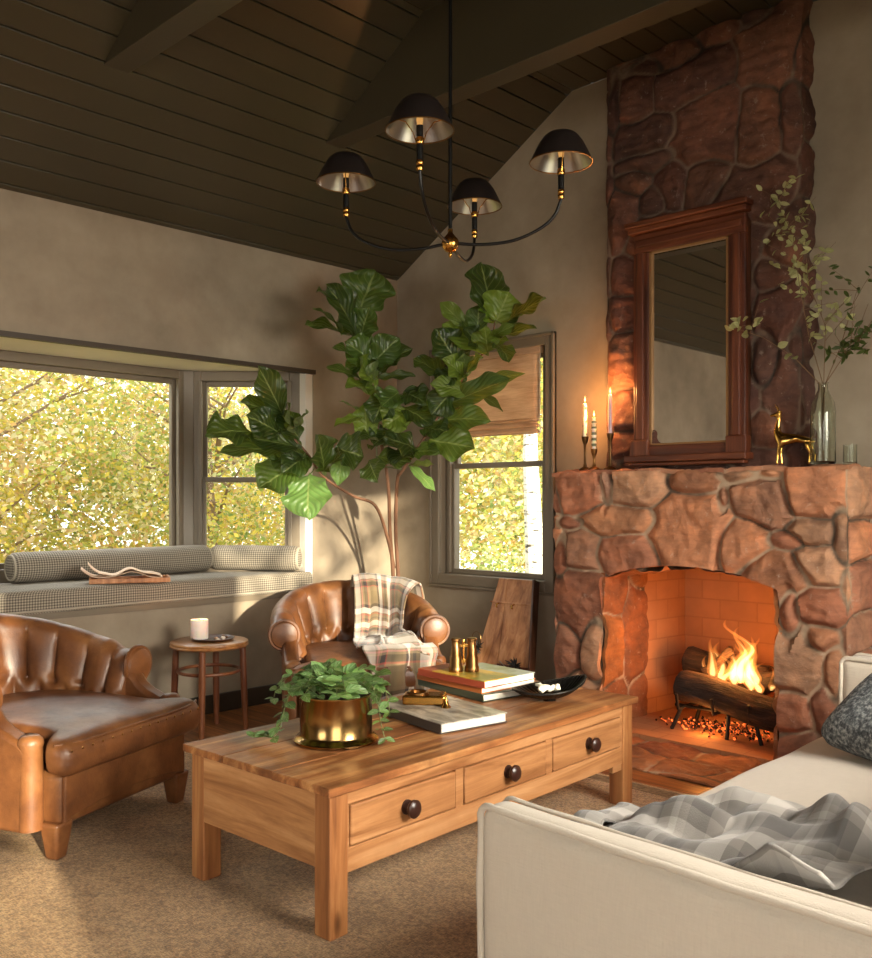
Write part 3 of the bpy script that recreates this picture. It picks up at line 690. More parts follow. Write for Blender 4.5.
# hearth floor inside, flagstones in front
b=MB();b.add([(1.914,-.30,.03),(2.886,-.30,.03),(2.886,.5,.03),(1.914,.5,.03),(1.914,-.30,0),(2.886,-.30,0)],[(0,1,2,3),(4,5,1,0)],[(0,0),(.97,0),(.97,.8),(0,.8),(0,-.1),(.97,-.1)])
b.build('hearth_floor',FB,fp,smooth=False)
def fh(u,v): return (u,v,.004),(0,0,1)
R_=random.Random(8)
SH=[(1.75,-.42,.3,.22),(2.05,-.40,.3,.16),(2.36,-.41,.32,.18),(2.68,-.40,.3,.16),(3.0,-.42,.3,.2),(1.72,-.66,.28,.24),(2.0,-.6,.3,.2),(2.3,-.62,.26,.22),(2.58,-.60,.28,.2),(2.86,-.64,.3,.22),(3.12,-.64,.24,.22),(2.15,-.74,.26,.1),(2.72,-.75,.24,.1)]
stone_patch('flagstone_hearth',ST,fh,1.58,3.2,-.78,-.30,.01,SH,fp,[hx(150,96,60),hx(164,110,72),hx(136,84,56)],.007,seed=14,skirt=.01,gap=.006,spread=.02,tilt=.01)
# chimney breast
CX0,CX1,CY=1.81,2.905,-.10
def fch(u,v):
    if u<CX0: return (CX0,CY+(CX0-u),v),(-1,0,0)
    if u>CX1: return (CX1,CY+(u-CX1),v),(1,0,0)
    return (u,CY,v),(0,-1,0)
SCH=list(SEED_C)+[(CX1+.05,1.5+.27*i,.14,.26) for i in range(8)]+[(CX0-.05,1.5+.25*i,.14,.24) for i in range(9)]
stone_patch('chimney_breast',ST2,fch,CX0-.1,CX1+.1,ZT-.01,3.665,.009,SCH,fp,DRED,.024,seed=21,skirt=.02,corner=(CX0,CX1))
MB().bb(CX0+.01,CX1-.01,CY+.012,0,ZT-.02,3.67).build('chimney_core',CORE,fp,smooth=False)
# ------------------------------------------------------------------ fire
LOGM=None
t=NT('charred_bark');a=t.noise(t.coord(scale=(2,12,12)),3,6,.7,.5);b_=t.noise(t.coord(),22,4,.6)
LOGM=t.bsdf(t.ramp(a,[(.35,hx(16,10,7)),(.52,hx(46,30,20)),(.7,hx(86,58,38))]),.85,0,t.bump(t.math('ADD',a,t.math('MULTIPLY',b_,.4)),1.,.02))
ENDM=M_wood('log_end',hx(60,36,20),hx(110,70,40),hx(140,96,60),0,.8,knots=False)
g=thing('fire_grate','black iron grate holding the burning logs in the firebox','fireplace grate',(2.45,.04,.03))
gm=MB()
for x in(-.2,.0,.2):
    gm.tube([(x,-.16,.20),(x,-.14,.12),(x,.14,.12),(x,.16,.2)],.009,8)
gm.tube([(-.26,-.06,.12),(.28,-.06,.12)],.009,8);gm.tube([(-.26,.1,.12),(.28,.1,.12)],.009,8)
gm.build('grate_bar',IRON,g)
for(x,y,dx)in((-.2,-.1,-.05),(.07,-.11,0),(.2,-.1,.05),(-.2,.12,-.03),(.2,.12,.03)):
    MB().tube([(x,y,.125),(x+dx,y-.02,.0)],.011,8).build('leg',IRON,g)
def log(label,p0,p1,r,seed):
    p0=Vector(p0);p1=Vector(p1);mid=(p0+p1)/2;d=(p1-p0);L=d.length;q=d.to_track_quat('X','Z')
    m=MB();nn=26
    def fn(u,v):
        a=2*PI*v;x=(u-.5)*L
        rr=r*(1+.12*noise.noise(Vector((x*5,math.cos(a)*1.5,math.sin(a)*1.5+seed)))+.05*noise.noise(Vector((x*20,math.cos(a)*5,math.sin(a)*5+seed))))
        if u in(0,1):rr*=.9
        return (x,rr*math.cos(a),rr*math.sin(a)+.02*math.sin(u*4+seed))
    m.grid(fn,22,nn);
    o=m.build('log',LOGM,None)
    for u in(0,1):
        e=MB();pts=[fn(u,k/nn) for k in range(nn)];cc=Vector((0,0,0))
        for w_ in pts:cc+=Vector(w_)
        cc/=nn;e.add([cc]+pts,[(0,1+k,1+(k+1)%nn) for k in range(nn)]);e.build('cut_end',ENDM,o,smooth=False)
    o.location=mid;o.rotation_mode='QUATERNION';o.rotation_quaternion=q
    return tag(o,label,'log','burning logs on the grate')
log('thick front log with dark bark lying across the grate',(2.22,-.02,.240),(2.83,-.04,.195),.082,1)
log('charred back log standing higher behind the flames at the left',(2.14,.20,.335),(2.60,.24,.30),.085,2)
log('short charred log at the right behind the flames',(2.50,.16,.30),(2.80,.10,.36),.05,3)
log('thin charred stick leaning through the flames',(2.30,.06,.34),(2.46,.12,.44),.026,4)
# embers
em=MB();R_=random.Random(2)
for i in range(260):
    x=R_.gauss(2.40,.15);y=R_.gauss(.08,.07);em.box((min(2.8,max(2.05,x)),y,.034+R_.uniform(0,.016)),(.013*R_.uniform(.4,1.3),.012*R_.uniform(.4,1.2),.009),rot=(R_.uniform(0,1),R_.uniform(0,1),R_.uniform(0,3)))
t=NT('ember');nn=t.noise(t.coord(),30,2);e1=t.n('ShaderNodeEmission',inp={'Color':(1,.16,.03,1),'Strength':t.math('MULTIPLY',t.ramp(nn,[(.5,(0,0,0)),(.66,(1,1,1))]),3.)})
d1=t.n('ShaderNodeBsdfDiffuse',inp={'Color':(.03,.02,.02,1)});ad=t.n('ShaderNodeAddShader',inp={0:e1.outputs[0],1:d1.outputs[0]});t.link(ad.outputs[0],t.out.inputs[0])
o=em.build('ember_bed',t.m,None,smooth=False);tag(o,'glowing orange embers scattered under the grate','embers');o['kind']='stuff'
FLA=M_flame('flame_outer',(1.,.30,.05),26);FLB=M_flame('flame_core',(1.,.62,.22),70)
fl=thing('fire','bright orange and yellow flames rising from the logs','fire',(2.5,.06,.30))
def flame(x,y,z,h,r,seed,mat,nm,bend=.04):
    def fn(u,v):
        a=2*PI*v;zz=u*h
        pr=(math.sin(min(1,(u+.08)*1.15)*PI)**.8 if u<.8 else 0)
        pr=max(0.,(1-u)**.75*(min(1,u*4+.35)))
        rr=r*pr*(1+.35*noise.noise(Vector((math.cos(a)*1.2,math.sin(a)*1.2,zz*9+seed*7))))
        cx=bend*noise.noise(Vector((seed*3.3,1,zz*7)))*2.2*u*2;cy=bend*noise.noise(Vector((seed*5.3,4,zz*6)))*u*2
        return (x+cx+rr*math.cos(a),y+cy+rr*.7*math.sin(a),z+zz)
    m=MB();n=14
    vs=[];N=22
    m.grid(lambda u,v:fn(u,v),N,n)
    m.add([fn(0,k/n) for k in range(n)],[tuple(range(n))[::-1]])
    o=m.build(nm,mat,fl)
    bm=bmesh.new();bm.from_mesh(o.data);bmesh.ops.remove_doubles(bm,verts=bm.verts,dist=1e-4);bmesh.ops.recalc_face_normals(bm,faces=bm.faces);bm.to_mesh(o.data);bm.free()
    return o
FS=[(.03,.0,.0,.33,.050),(-.02,.01,-.02,.26,.045),(.08,.0,-.03,.24,.05),(.13,-.01,-.04,.17,.04),(-.13,-.01,.0,.22,.034),(-.09,.01,-.02,.15,.04),(-.17,.0,-.02,.14,.022),(.18,.01,-.02,.12,.028),(-.05,.04,.0,.18,.035),(.05,.05,0,.24,.045),(-.11,.02,0,.20,.035),(.02,-.01,0,.30,.04),(.10,.02,0,.2,.04)]
for i,(x,y,z,h,r) in enumerate(FS):
    flame(x,y,z,h,r,i+1,FLA,'flame')
    flame(x,y,z,h*.74,r*.55,i+1,FLB,'flame')
# ------------------------------------------------------------------ mirror
mr=thing('framed_mirror','tall mirror in a dark reddish carved wood frame on the chimney','mirror',(2.345,-.145,1.43))
# local x -.335..+.335, z 0..1.31
m=MB()
for s_ in(-1,1):
    m.bb(min(s_*.225,s_*.318),max(s_*.225,s_*.318),-.035,.0,.06,1.139)
    m.bb(min(s_*.25,s_*.295),max(s_*.25,s_*.295),-.05,-.03,.14,1.14)
    m.bb(min(s_*.22,s_*.33),max(s_*.22,s_*.33),-.055,.0,.05,.14)
m.build('stile',REDW,mr,smooth=False,bevel=.006)
m=MB();m.bb(-.318,.318,-.035,0,1.14,1.24);m.bb(-.335,.335,-.07,0,1.24,1.27);m.bb(-.345,.345,-.085,0,1.27,1.30);m.bb(-.30,.30,-.048,-.03,1.17,1.21)
m.build('cornice',REDWX,mr,smooth=False,bevel=.007)
m=MB();m.bb(-.318,.318,-.035,0,.04,.11);m.bb(-.345,.345,-.09,0,.02,.055);m.bb(-.32,.32,-.06,0,0,.02);m.build('sill',REDWX,mr,smooth=False,bevel=.006)
m=MB()
for s_ in(-1,1): m.bb(min(s_*.21,s_*.23),max(s_*.21,s_*.23),-.028,0,.10,1.15)
m.bb(-.23,.23,-.028,0,.10,.12);m.bb(-.23,.23,-.028,0,1.13,1.15);m.build('gilt_slip',M_plain('gilt_slip',hx(150,112,72),.4,.4),mr,smooth=False,bevel=.003)
t=NT('mirror_glass');MG=t.bsdf((.78,.76,.72),.02,1.)
MB().bb(-.225,.225,-.014,-.01,.11,1.14).build('mirror_glass',MG,mr,smooth=False)
MB().bb(-.31,.31,-.01,.045,.03,1.26).build('backboard',DARKW,mr,smooth=False)
# ------------------------------------------------------------------ mantel things
CANDLES=[]
WAX1=NT('ivory_wax').bsdf(hx(240,226,200),.45,0,Subsurface_Weight=.4,Subsurface_Radius=(.02,.012,.006),Subsurface_Scale=.5)
WAX2=NT('lilac_wax').bsdf(hx(196,168,176),.45,0,Subsurface_Weight=.4,Subsurface_Radius=(.02,.012,.006),Subsurface_Scale=.5)
WAXG=M_plain('sage_wax_spots',hx(108,110,84),.6)
CF=M_flame('candle_flame',(1.,.55,.16),900)
MZ=1.414
def candlestick(x,y,h,label):
    o=MB().lathe([(.0,0),(.034,0),(.036,.006),(.028,.014),(.012,.022),(.0075,.04),(.0065,h*.5),(.008,h-.045),(.012,h-.035),(.017,h-.02),(.020,h),(.014,h),(.013,h-.012),(0,h-.012)],24).build('candlestick',BRASSD if h<.15 else M_plain('bronze',hx(96,70,44),.4,1.),None,loc=(x,y,MZ))
    return tag(o,label,'candlestick','candlesticks at the left end of the mantel')
def candle(x,y,z,h,kind,label):
    t_=thing('taper_candle',label,'candle',(x,y,z),0,'lit taper candles on the mantel')
    if kind==1:
        MB().lathe([(0,0),(.0105,0),(.010,h*.97),(.006,h),(0,h)],16,fn=lambda r,zz,q:r*(1+.10*math.sin(q*2+zz*60))).build('wax',WAX1,t_)
        s=MB()
        for k in range(7): s.box((math.cos(k*2.)*.0098,math.sin(k*2.)*.0098,h*(.12+.12*k)),(.006,.006,.012),rot=(0,0,k*2.))
        s.build('wax_spots',WAXG,t_)
    elif kind==2:
        MB().lathe([(0,0)]+[(.0115+.003*math.sin(k/24*PI*10),h*k/24) for k in range(25)]+[(0,h)],16).build('wax',WAX1,t_)
        s=MB()
        for k in range(5): s.lathe([(.013,h*(.14+.17*k)),(.0155,h*(.18+.17*k)),(.013,h*(.22+.17*k))],16,cap=False)
        s.build('wax_rings',WAXG,t_)
    else: MB().lathe([(0,0),(.0115,0),(.010,h*.97),(.006,h),(0,h)],16).build('wax',WAX2,t_)
    MB().tube([(0,0,h-.004),(.0005,0,h+.010)],.0009,5).build('wick',IRON,t_)
    MB().lathe([(0,h+.004),(.004,h+.009),(.0052,h+.015),(.0038,h+.026),(.0015,h+.037),(0,h+.044)],12,cap=False).build('flame',CF,t_)
    CANDLES.append((x,y,z+h+.018))
for(x,y,h,ch,k,a,b2)in((1.728,-.20,.19,.20,1,'tall dark bronze candlestick at the left end of the mantel','speckled ivory twist candle burning in the leftmost candlestick'),
  (1.788,-.20,.12,.185,2,'shortest brass candlestick, in the middle of the three','beaded green and ivory candle burning in the short candlestick'),
  (1.90,-.21,.20,.225,3,'tall dark candlestick in front of the chimney stones','smooth lilac candle burning beside the chimney stones')):
    candlestick(x,y,h,a);candle(x,y,MZ+h-.012,ch,k,b2)
# brass deer
def skin_mesh(name,mat,V,E,Rr,parent=None,sub=2,root=0):
    me=bpy.data.meshes.new(name);me.from_pydata(V,E,[]);o=bpy.data.objects.new(name,me);COL.objects.link(o)
    me.materials.append(mat)
    md=o.modifiers.new('skin','SKIN')
    for i,sv in enumerate(me.skin_vertices[0].data):
        rr=Rr[i];sv.radius=(rr,rr) if not isinstance(rr,tuple) else rr;sv.use_root=(i==root)
    md.use_smooth_shade=True
    s=o.modifiers.new('sub','SUBSURF');s.levels=sub;s.render_levels=sub
    if parent:o.parent=parent
    return o
dr=thing('deer_figurine','small polished brass deer standing on the mantel beside the vase','figurine',(2.90,-.19,MZ),math.radians(8))
# local x: + is tail (right), head left
V=[(.035,0,.125),(-.0,0,.128),(-.045,0,.130),(-.070,0,.150),(-.066,0,.19),(-.060,0,.225),(-.066,0,.243),(-.088,0,.242),(-.103,0,.238),   #0-8
 (.075,0,.127),(.090,0,.115),   #9,10
 (-.055,.014,.10),(-.055,.014,.055),(-.050,.014,.004),(-.052,-.014,.10),(-.062,-.014,.055),(-.066,-.014,.004),
 (.080,.015,.09),(.098,.016,.055),(.092,.016,.004),(.072,-.015,.09),(.088,-.016,.055),(.08,-.016,.004),
 (-.052,.012,.262),(-.052,-.012,.262),(.104,0,.112)]
E=[(0,1),(1,2),(2,3),(3,4),(4,5),(5,6),(6,7),(7,8),(0,9),(9,10),(2,11),(11,12),(12,13),(2,14),(14,15),(15,16),(9,17),(17,18),(18,19),(9,20),(20,21),(21,22),(6,23),(6,24),(10,25)]
Rr=[.021,.021,.026,.021,.013,.010,.012,.008,.005,.022,.010,.012,.0065,.006,.012,.0065,.006,.012,.0065,.006,.012,.0065,.006,.0045,.0045,.004]
BR2=M_plain('polished_brass',hx(214,170,90),.16,1.)
skin_mesh('body',BR2,V,E,Rr,dr,root=1)
m=MB()
for s_ in(-1,1):
    m.tube([(-.062,.006*s_,.252),(-.066,.012*s_,.275),(-.076,.016*s_,.292)],[.0025,.002,.0012],6)
    m.tube([(-.066,.012*s_,.272),(-.080,.012*s_,.280)],[.0018,.001],6)
m.build('antlers',BR2,dr)
# glass vase with branches
vg=NT('clear_glass');b1=vg.n('ShaderNodeBsdfGlass',inp={'IOR':1.45,'Roughness':.0,'Color':(.93,.95,.92,1)});vg.link(b1.outputs[0],vg.out.inputs[0])
va=MB().lathe([(0,.0),(.052,.0),(.056,.01),(.056,.24),(.050,.285),(.034,.32),(.022,.345),(.021,.372),(.025,.378),(.0225,.378),(.0185,.371),(.0195,.345),(.031,.318),(.047,.283),(.0525,.24),(.0525,.014),(0,.012)],40).build('glass_vase',vg.m,None,loc=(3.045,-.19,MZ))
tag(va,'tall clear glass bottle vase holding the leafy branches','vase')
vb=MB().lathe([(0,0),(.028,0),(.030,.006),(.030,.085),(.031,.09),(.0285,.09),(.0275,.01),(0,.008)],30).build('glass_tumbler',vg.m,None,loc=(3.145,-.13,MZ))
tag(vb,'small low glass tumbler at the right end of the mantel','glass')
# --- leaves
def leaf(mb,cols,B,T,up,w,fold=.25,curl=.15,shape=0,nu=4,nv=8,tint=(1,1,1),wave=0.,seed=0,droop=.0):
    B=Vector(B);T=Vector(T);d=T-B;L=d.length
    if L<1e-6:return
    d/=L;s=d.cross(Vector(up));
    if s.length<1e-4:s=d.orthogonal()
    s.normalize();n=s.cross(d).normalized()
    vs=[];uv=[]
    for j in range(nv+1):
        v=j/nv
        if shape==0: ww=math.sin(PI*min(1,v**.85))**.75     # oval
        else: # fiddle
            ww=(.5*math.exp(-((v-.20)/.18)**2)+1.0*math.exp(-((v-.62)/.34)**2))*min(1,v*8)
            ww=min(1.,ww)*math.sqrt(max(0,1-max(0,(v-.72)/.28)**2.6))
        for i in range(2*nu+1):
            u=(i/nu-1)
            x=u*ww*w/2
            h=abs(u)*ww*w*.5*fold+curl*L*(-(v-.5)**2*4+1)*.5-droop*L*v*v
            if wave:h+=wave*w*abs(u)**1.5*math.sin(v*15+seed*2.3+(u>0)*1.7)+wave*.5*w*noise.noise(Vector((u*2,v*5,seed)))
            vs.append(B+d*(L*v)+s*x+n*h);uv.append((.5+.5*u,v))
    N=2*nu+1;fs=[]
    for j in range(nv):
        for i in range(2*nu):
            a=j*N+i;fs.append((a,a+1,a+1+N,a+N))
    mb.add(vs,fs,uv);cols+= [(*tint,1)]*len(vs)
EUC=M_leaf('eucalyptus_leaf',hx(160,160,110),hx(204,202,154),hx(190,186,140),hx(200,196,150),.45,3)
EUD=M_leaf('dark_olive_leaf',hx(44,60,30),hx(66,84,42),hx(90,100,60),hx(90,110,60),.4,3)
TWIG=M_plain('twig',hx(112,84,54),.7)
def branch(pts,label,mat,n,seed,ls=(.035,.018),spread=.06,side=None):
    R_=random.Random(seed);root=thing('leafy_branch',label,'branch',pts[0],0,'branches in the glass vase')
    o=Vector(pts[0]);P=[Vector(p)-o for p in pts]
    def at(t):
        t*=len(P)-1;i=min(int(t),len(P)-2);return P[i].lerp(P[i+1],t-i)
    tm=MB();S=[at(k/20) for k in range(21)];tm.tube(S,[.0026*(1-.7*k/20) for k in range(21)],6)
    lm=MB();cols=[]
    st=.42
    tw=[]
    for k in range(n//5):
        t=R_.uniform(st,1);b=at(t);dd=Vector((R_.uniform(-1,1),R_.uniform(-.6,.4),R_.uniform(-.2,1))).normalized()*R_.uniform(.07,.23)
        tm.tube([b,b+dd*.5+Vector((0,0,.005)),b+dd],[.0013,.001,.0006],5);tw.append((b,b+dd))
    for k in range(n):
        b0,b1_=R_.choice(tw) if R_.random()<.75 and tw else (at(st),at(1))
        if (b0-at(st)).length<1e-9:b=at(R_.uniform(st,1))
        else:b=b0.lerp(b1_,R_.uniform(.2,1))
        dd=Vector((R_.gauss(0,1),R_.gauss(0,.6),R_.gauss(0.1,.7))).normalized()
        L=R_.uniform(.7,1.2)*ls[0]
        k_=R_.uniform(.7,1.2)
        leaf(lm,cols,b,b+dd*L,(R_.gauss(0,.6),-1,R_.gauss(.4,.6)),ls[1]*R_.uniform(.8,1.2),.15,.08,0,2,5,(k_,k_,k_*.95))
    lm.col=cols
    tm.build('stem',TWIG,root);lm.build('foliage',mat,root)
c0=(3.045,-.19,MZ+.02);nk=(3.045,-.19,MZ+.37)
branch([c0,nk,(2.99,-.22,2.02),(2.955,-.24,2.25),(2.93,-.25,2.48),(2.86,-.27,2.68)],'tall pale green branch rising highest out of the vase',EUC,100,1,(.042,.022))
branch([c0,(3.04,-.195,MZ+.365),(2.93,-.25,1.92),(2.80,-.29,2.02),(2.66,-.33,2.08)],'pale branch leaning left across the mirror frame',EUC,20,2,(.052,.030))
branch([c0,(3.05,-.195,MZ+.365),(3.06,-.2,2.05),(3.0,-.24,2.25),(2.99,-.26,2.42)],'pale branch standing behind the tall one at the chimney corner',EUC,64,3,(.042,.022))
branch([c0,(3.05,-.19,MZ+.365),(3.14,-.2,1.90),(3.24,-.22,1.98),(3.36,-.24,2.04)],'dark green branch arching right against the wall',EUD,80,4,(.044,.018))
branch([c0,(3.05,-.185,MZ+.365),(3.12,-.18,1.95),(3.17,-.18,2.12),(3.20,-.18,2.22)],'thin sparse dark twig rising right of the vase',EUD,18,5,(.036,.014))

# ------------------------------------------------------------------ rug
R_=random.Random(5)
rg=thing('area_rug','large muted tan and beige patterned wool rug under the coffee table','rug',(0,0,0))
def rf(u,v):
    x=.49+3.9*u;y=-5.6+4.66*v
    e=min(u,1-u)*3.9;f=min(v,1-v)*4.66;z=.007*min(1,min(e,f)/.02)+.0005
    return (x,y,z)
us=[0,.003,.006]+[i/30 for i in range(1,30)]+[.994,.997,1]
m=MB();vs=[rf(u,v) for u in us for v in us];n_=len(us)
m.add(vs,[(i*n_+j,(i+1)*n_+j,(i+1)*n_+j+1,i*n_+j+1) for i in range(n_-1) for j in range(n_-1)])
m.build('pile',M_rug(),rg)
t=NT('rug_border');nn=t.noise(t.coord(),60,4,.7);BD=t.bsdf(t.ramp(nn,[(.35,hx(96,78,56)),(.65,hx(150,128,96))]),.95,0,t.bump(nn,.5,.006))
m=MB();m.bb(.52,.60,-5.5,-1.0,.004,.0085);m.bb(.60,4.3,-1.06,-.985,.004,.0085);m.build('border',BD,rg,smooth=False)
# ------------------------------------------------------------------ coffee table
FZ=.0075
ct=thing('coffee_table','long worn pine coffee table with three drawers and dark knobs','coffee table',(2.338,-2.052,FZ),math.radians(1.6));ct.scale=(.985,1,1.045)
# local: x -.375..+.375 , y -.84..+.84 ; drawers face +x
def leg(sx,sy):
    m=MB();m.box((sx*.33+(.03 if sx<0 else 0),sy*.785,.20),(.07,.07,.40));return m.build('leg',PINEZ,ct,smooth=False,bevel=.005)
for sx in(-1,1):
    for sy in(-1,1):leg(sx,sy)
TZ=.4175
def top(x0,x1,seed):
    m=MB()
    def f(u,v,k):
        x=x0+(x1-x0)*u;y=-.835+1.67*v
        e=.0
        if v<.001 or v>.999:e=.007*noise.noise(Vector((x*14,seed,v*5)))
        if u in(0,1):x+=.0035*noise.noise(Vector((y*6,seed+3,u*4)))
        return (x,y+e,TZ-(0 if k else .024)+(.0016*noise.noise(Vector((x*16,y*5,seed))) if k else 0))
    nu,nv=6,60
    o=len(m.v)
    for k in(1,0):
        m.grid(lambda u,v:f(u,v,k),nu,nv)
    N=nv+1;off=(nu+1)*N;fs=[]
    m.f=[fa if i<nu*nv else fa[::-1] for i,fa in enumerate(m.f)];m.uv={}
    for i in range(nu):
        for j in(0,nv):
            a,b=i*N+j,(i+1)*N+j;fs.append((a,a+off,b+off,b) if j==nv else (a,b,b+off,a+off))
    for j in range(nv):
        for i in(0,nu):
            a,b=i*N+j,i*N+j+1;fs.append((a,b,b+off,a+off) if i==nu else (b,a,a+off,b+off))
    m.f+=fs
    return m.build('top_board',TOPW,ct,smooth=False,bevel=.002,seg=1)
for a,b,s_ in((-.365,-.14,1),(-.137,.115,2),(.118,.382,3)):
    o=top(a,b,s_)
    bm=bmesh.new();bm.from_mesh(o.data);bmesh.ops.recalc_face_normals(bm,faces=bm.faces);bm.to_mesh(o.data);bm.free()
m=MB();m.bb(-.33,-.312,-.755,.755,.18,.393);m.build('back_apron',PINE,ct,smooth=False,bevel=.003)
for sy in(-1,1):
    m=MB();m.bb(-.27,.30,min(sy*.80,sy*.818),max(sy*.80,sy*.818),.185,.393);m.build('side_apron',PINEX,ct,smooth=False,bevel=.003)
m=MB();m.bb(.335,.357,-.755,.755,.352,.393);m.bb(.335,.357,-.755,.755,.165,.232)
DY=[(-.74,-.275),(-.235,.225),(.265,.735)]
for a,b in((-.755,-.74),(-.275,-.235),(.225,.265),(.735,.755)):m.bb(.335,.357,a,b,.232,.352)
m.bb(.30,.336,-.755,.755,.20,.38)
m.build('front_rail',PINE,ct,smooth=False,bevel=.0025)
KN=M_plain('dark_knob',hx(58,34,26),.3)
for a,b in DY:
    d=MB().bb(.334,.361,a+.004,b-.004,.236,.348).build('drawer',PINE,ct,smooth=False,bevel=.005)
    mt=Matrix.Rotation(PI/2,3,'Y')
    MB().lathe([(0,0),(.022,0),(.022,.004),(.012,.007),(.010,.016),(.020,.022),(.027,.030),(.027,.038),(.020,.045),(.008,.048),(0,.048)],24,c=(.361,(a+b)/2,.292),mat=mt,cap=False).build('knob',KN,d)
# small bracket at the far foot of the drawer side
MB().box((.345,.72,.155),(.02,.07,.03)).build('bracket',PINE,ct,smooth=False,bevel=.003)
TT=FZ+TZ+.0012
# ------------------------------------------------------------------ leather armchair
CAPR=.064
def chair_path(s):
    """plan of the tub back's inner line; s 0..1 from the right arm front round the back to the left arm front"""
    a=.14;b=.265;L1=.14;arc=PI*b*.94;tot=2*L1+arc;d=s*tot
    if d<L1: return Vector((a-d,-b,0)),Vector((0,-1,0))
    if d>tot-L1: return Vector((a-L1+(d-(tot-L1)),b,0)),Vector((0,1,0))
    t=(d-L1)/arc*PI
    c,sn=math.cos(t),math.sin(t)
    p=Vector((a-L1-.32*abs(sn)**.85,-b*(1 if c>0 else -1)*abs(c)**.85,0))
    n=Vector((-sn*.9,-c,0)).normalized()
    return p,n
def make_chair(LM):
    t=thing('leather_armchair','x x x x','armchair')
    NS=180;nf=12
    def htop(s):
        k=math.sin(PI*min(1,max(0,(s-.06)/.88)));return .60+.165*max(0,k)**1.1
    def prof(s,v):
        p,n=chair_path(s);h=htop(s);rr=CAPR*(1.0 if True else 1)
        # v 0..1: inner 0-.42, roll .42-.72, outer .72-1
        if v<.42:
            q=v/.42;z=.30+(h-rr*1.05-.30)*q;o=.03*q+.045*q*q;nv=Vector((-n.x,-n.y,.25)).normalized()
        elif v<.74:
            q=(v-.42)/.32;a=PI*.98*(1-q*1.28);z=h-rr+rr*math.sin(a);o=.075+rr+rr*math.cos(a)*1.0;nv=Vector((n.x*math.cos(a),n.y*math.cos(a),math.sin(a)))
        else:
            q=(v-.74)/.26;a=PI*.98*(1-1.28);z0=h-rr+rr*math.sin(a);o0=.075+rr+rr*math.cos(a)
            z=z0+(.115-z0)*q;o=o0+(.105-o0)*min(1,q*2.2);nv=n.copy()
        # tufting
        w=0
        fl=s*nf
        if v<.70:
            row=.235
            pl=1-min(1,abs(abs(math.sin(PI*fl)))**.55) # ridge valleys
            pl2=1-min(1,abs(math.sin(PI*(fl+.5)))**.55)
            vr=v/.42
            if vr<.52: k2=max(0,min(1,(.52-vr)/.12));w=-(.030*(pl*(1-k2)+pl2*k2))
            else: w=-.026*pl
            fade=1 if v<.40 else max(0.12 if v<.6 else 0,1-(v-.40)/.10)
            w*=fade
            for bx in(round(fl),):
                d=math.hypot((fl-bx)*.085,(v-.42*.52)*.75);w-=.022*math.exp(-(d/.016)**2)
            w+=.014*fade
        P=p+n*o;P.z=z;P+=nv*w
        return P
    m=MB();m.grid(lambda u,v:prof(u,v),NS,64)
    # close inner side: cap ends
    for e in(0,1):
        pts=[prof(e,j/64) for j in range(65)];cc=Vector((0,0,0))
        for q in pts:cc+=q
        cc/=65;f=[(0,1+j,2+j) for j in range(64)]
        m.add([cc]+pts,f if e else [x[::-1] for x in f])
    o=m.build('tufted_back',LM,t,angle=80)
    # buttons
    for i in range(1,nf):
        P=prof(i/nf,.42*.52);p,n=chair_path(i/nf)
        MB().lathe([(0,.006),(.006,.005),(.010,.0)],10,c=P+Vector((-n.x,-n.y,.2))*.004,mat=Vector((-n.x,-n.y,.2)).to_track_quat('Z','Y').to_matrix(),cap=False).build('button',LM,o)
    # scroll fronts
    for e in(0,1):
        p,n=chair_path(e);h=htop(e);c=p+n*(.075+CAPR)+Vector((.012,0,0));c.z=h-CAPR
        mt=Matrix.Rotation(PI/2,3,'Y')
        MB().lathe([(0,.022),(.045,.021),(.066,.014),(.072,.004),(.082,.004),(.086,-.006),(.080,-.014)],32,c=c,mat=mt,cap=False).build('arm_scroll',LM,t)
        # wing under the scroll running forward to the front post
        sg=1 if e else -1
        w=MB()
        poly=[(.10,.10),(.36,.10),(.36,.39),(.33,.41),(.29,.425),(.24,.445),(.20,.47),(.165,.515),(.12,.54)]
        ya,yb=sg*.335,sg*.415
        w.prism(poly,min(ya,yb),max(ya,yb),lambda x,z,y:(x,y,z));w.build('arm_panel',LM,t,bevel=.018,seg=3,angle=60)
        MB().lathe([(0,.445),(.028,.443),(.040,.432),(.044,.415),(.040,.40),(.041,.30),(.042,.12)],24,c=(.340,sg*.375,-.012),cap=False,fn=lambda r,z,q:r).build('front_post',LM,t)
    # base, apron
    m=MB();m.soft((.03,0,.205),(.82,.68,.19),.03,12,0,.0);m.build('seat_base',LM,t,angle=60)
    m=MB();N=20;pt=[(-.33,.305)]+[(.33,.305)]
    low=[(.33-.66*i/N,.125+.035*math.sin(PI*i/N)**.6) for i in range(N+1)]
    m.prism([(-.33,.305),(.33,.305)]+low,.432,.45,lambda y,z,x:(x,y,z));m.build('front_apron',LM,t,smooth=False,bevel=.006)
    bm=bmesh.new();o=t.children[-1];bm.from_mesh(o.data);bmesh.ops.recalc_face_normals(bm,faces=bm.faces);bm.to_mesh(o.data);bm.free()
    # T cushion
    def cf(p):
        k=max(0,min(1,(.33-p.x)/.05));p.y*=1-.24*k
        p.z+=.018*(1-(p.y/.39)**2)*(1-(p.x/.42)**2)
        b=p.x
        if b>.30: p.z-=.010*((b-.30)/.1)**2
        return p
    cu=MB().soft((.08,0,.362),(.84,.78,.13),.05,26,.006,.005,5,fn=cf).build('seat_cushion',LM,t,angle=80)
    pts=[]
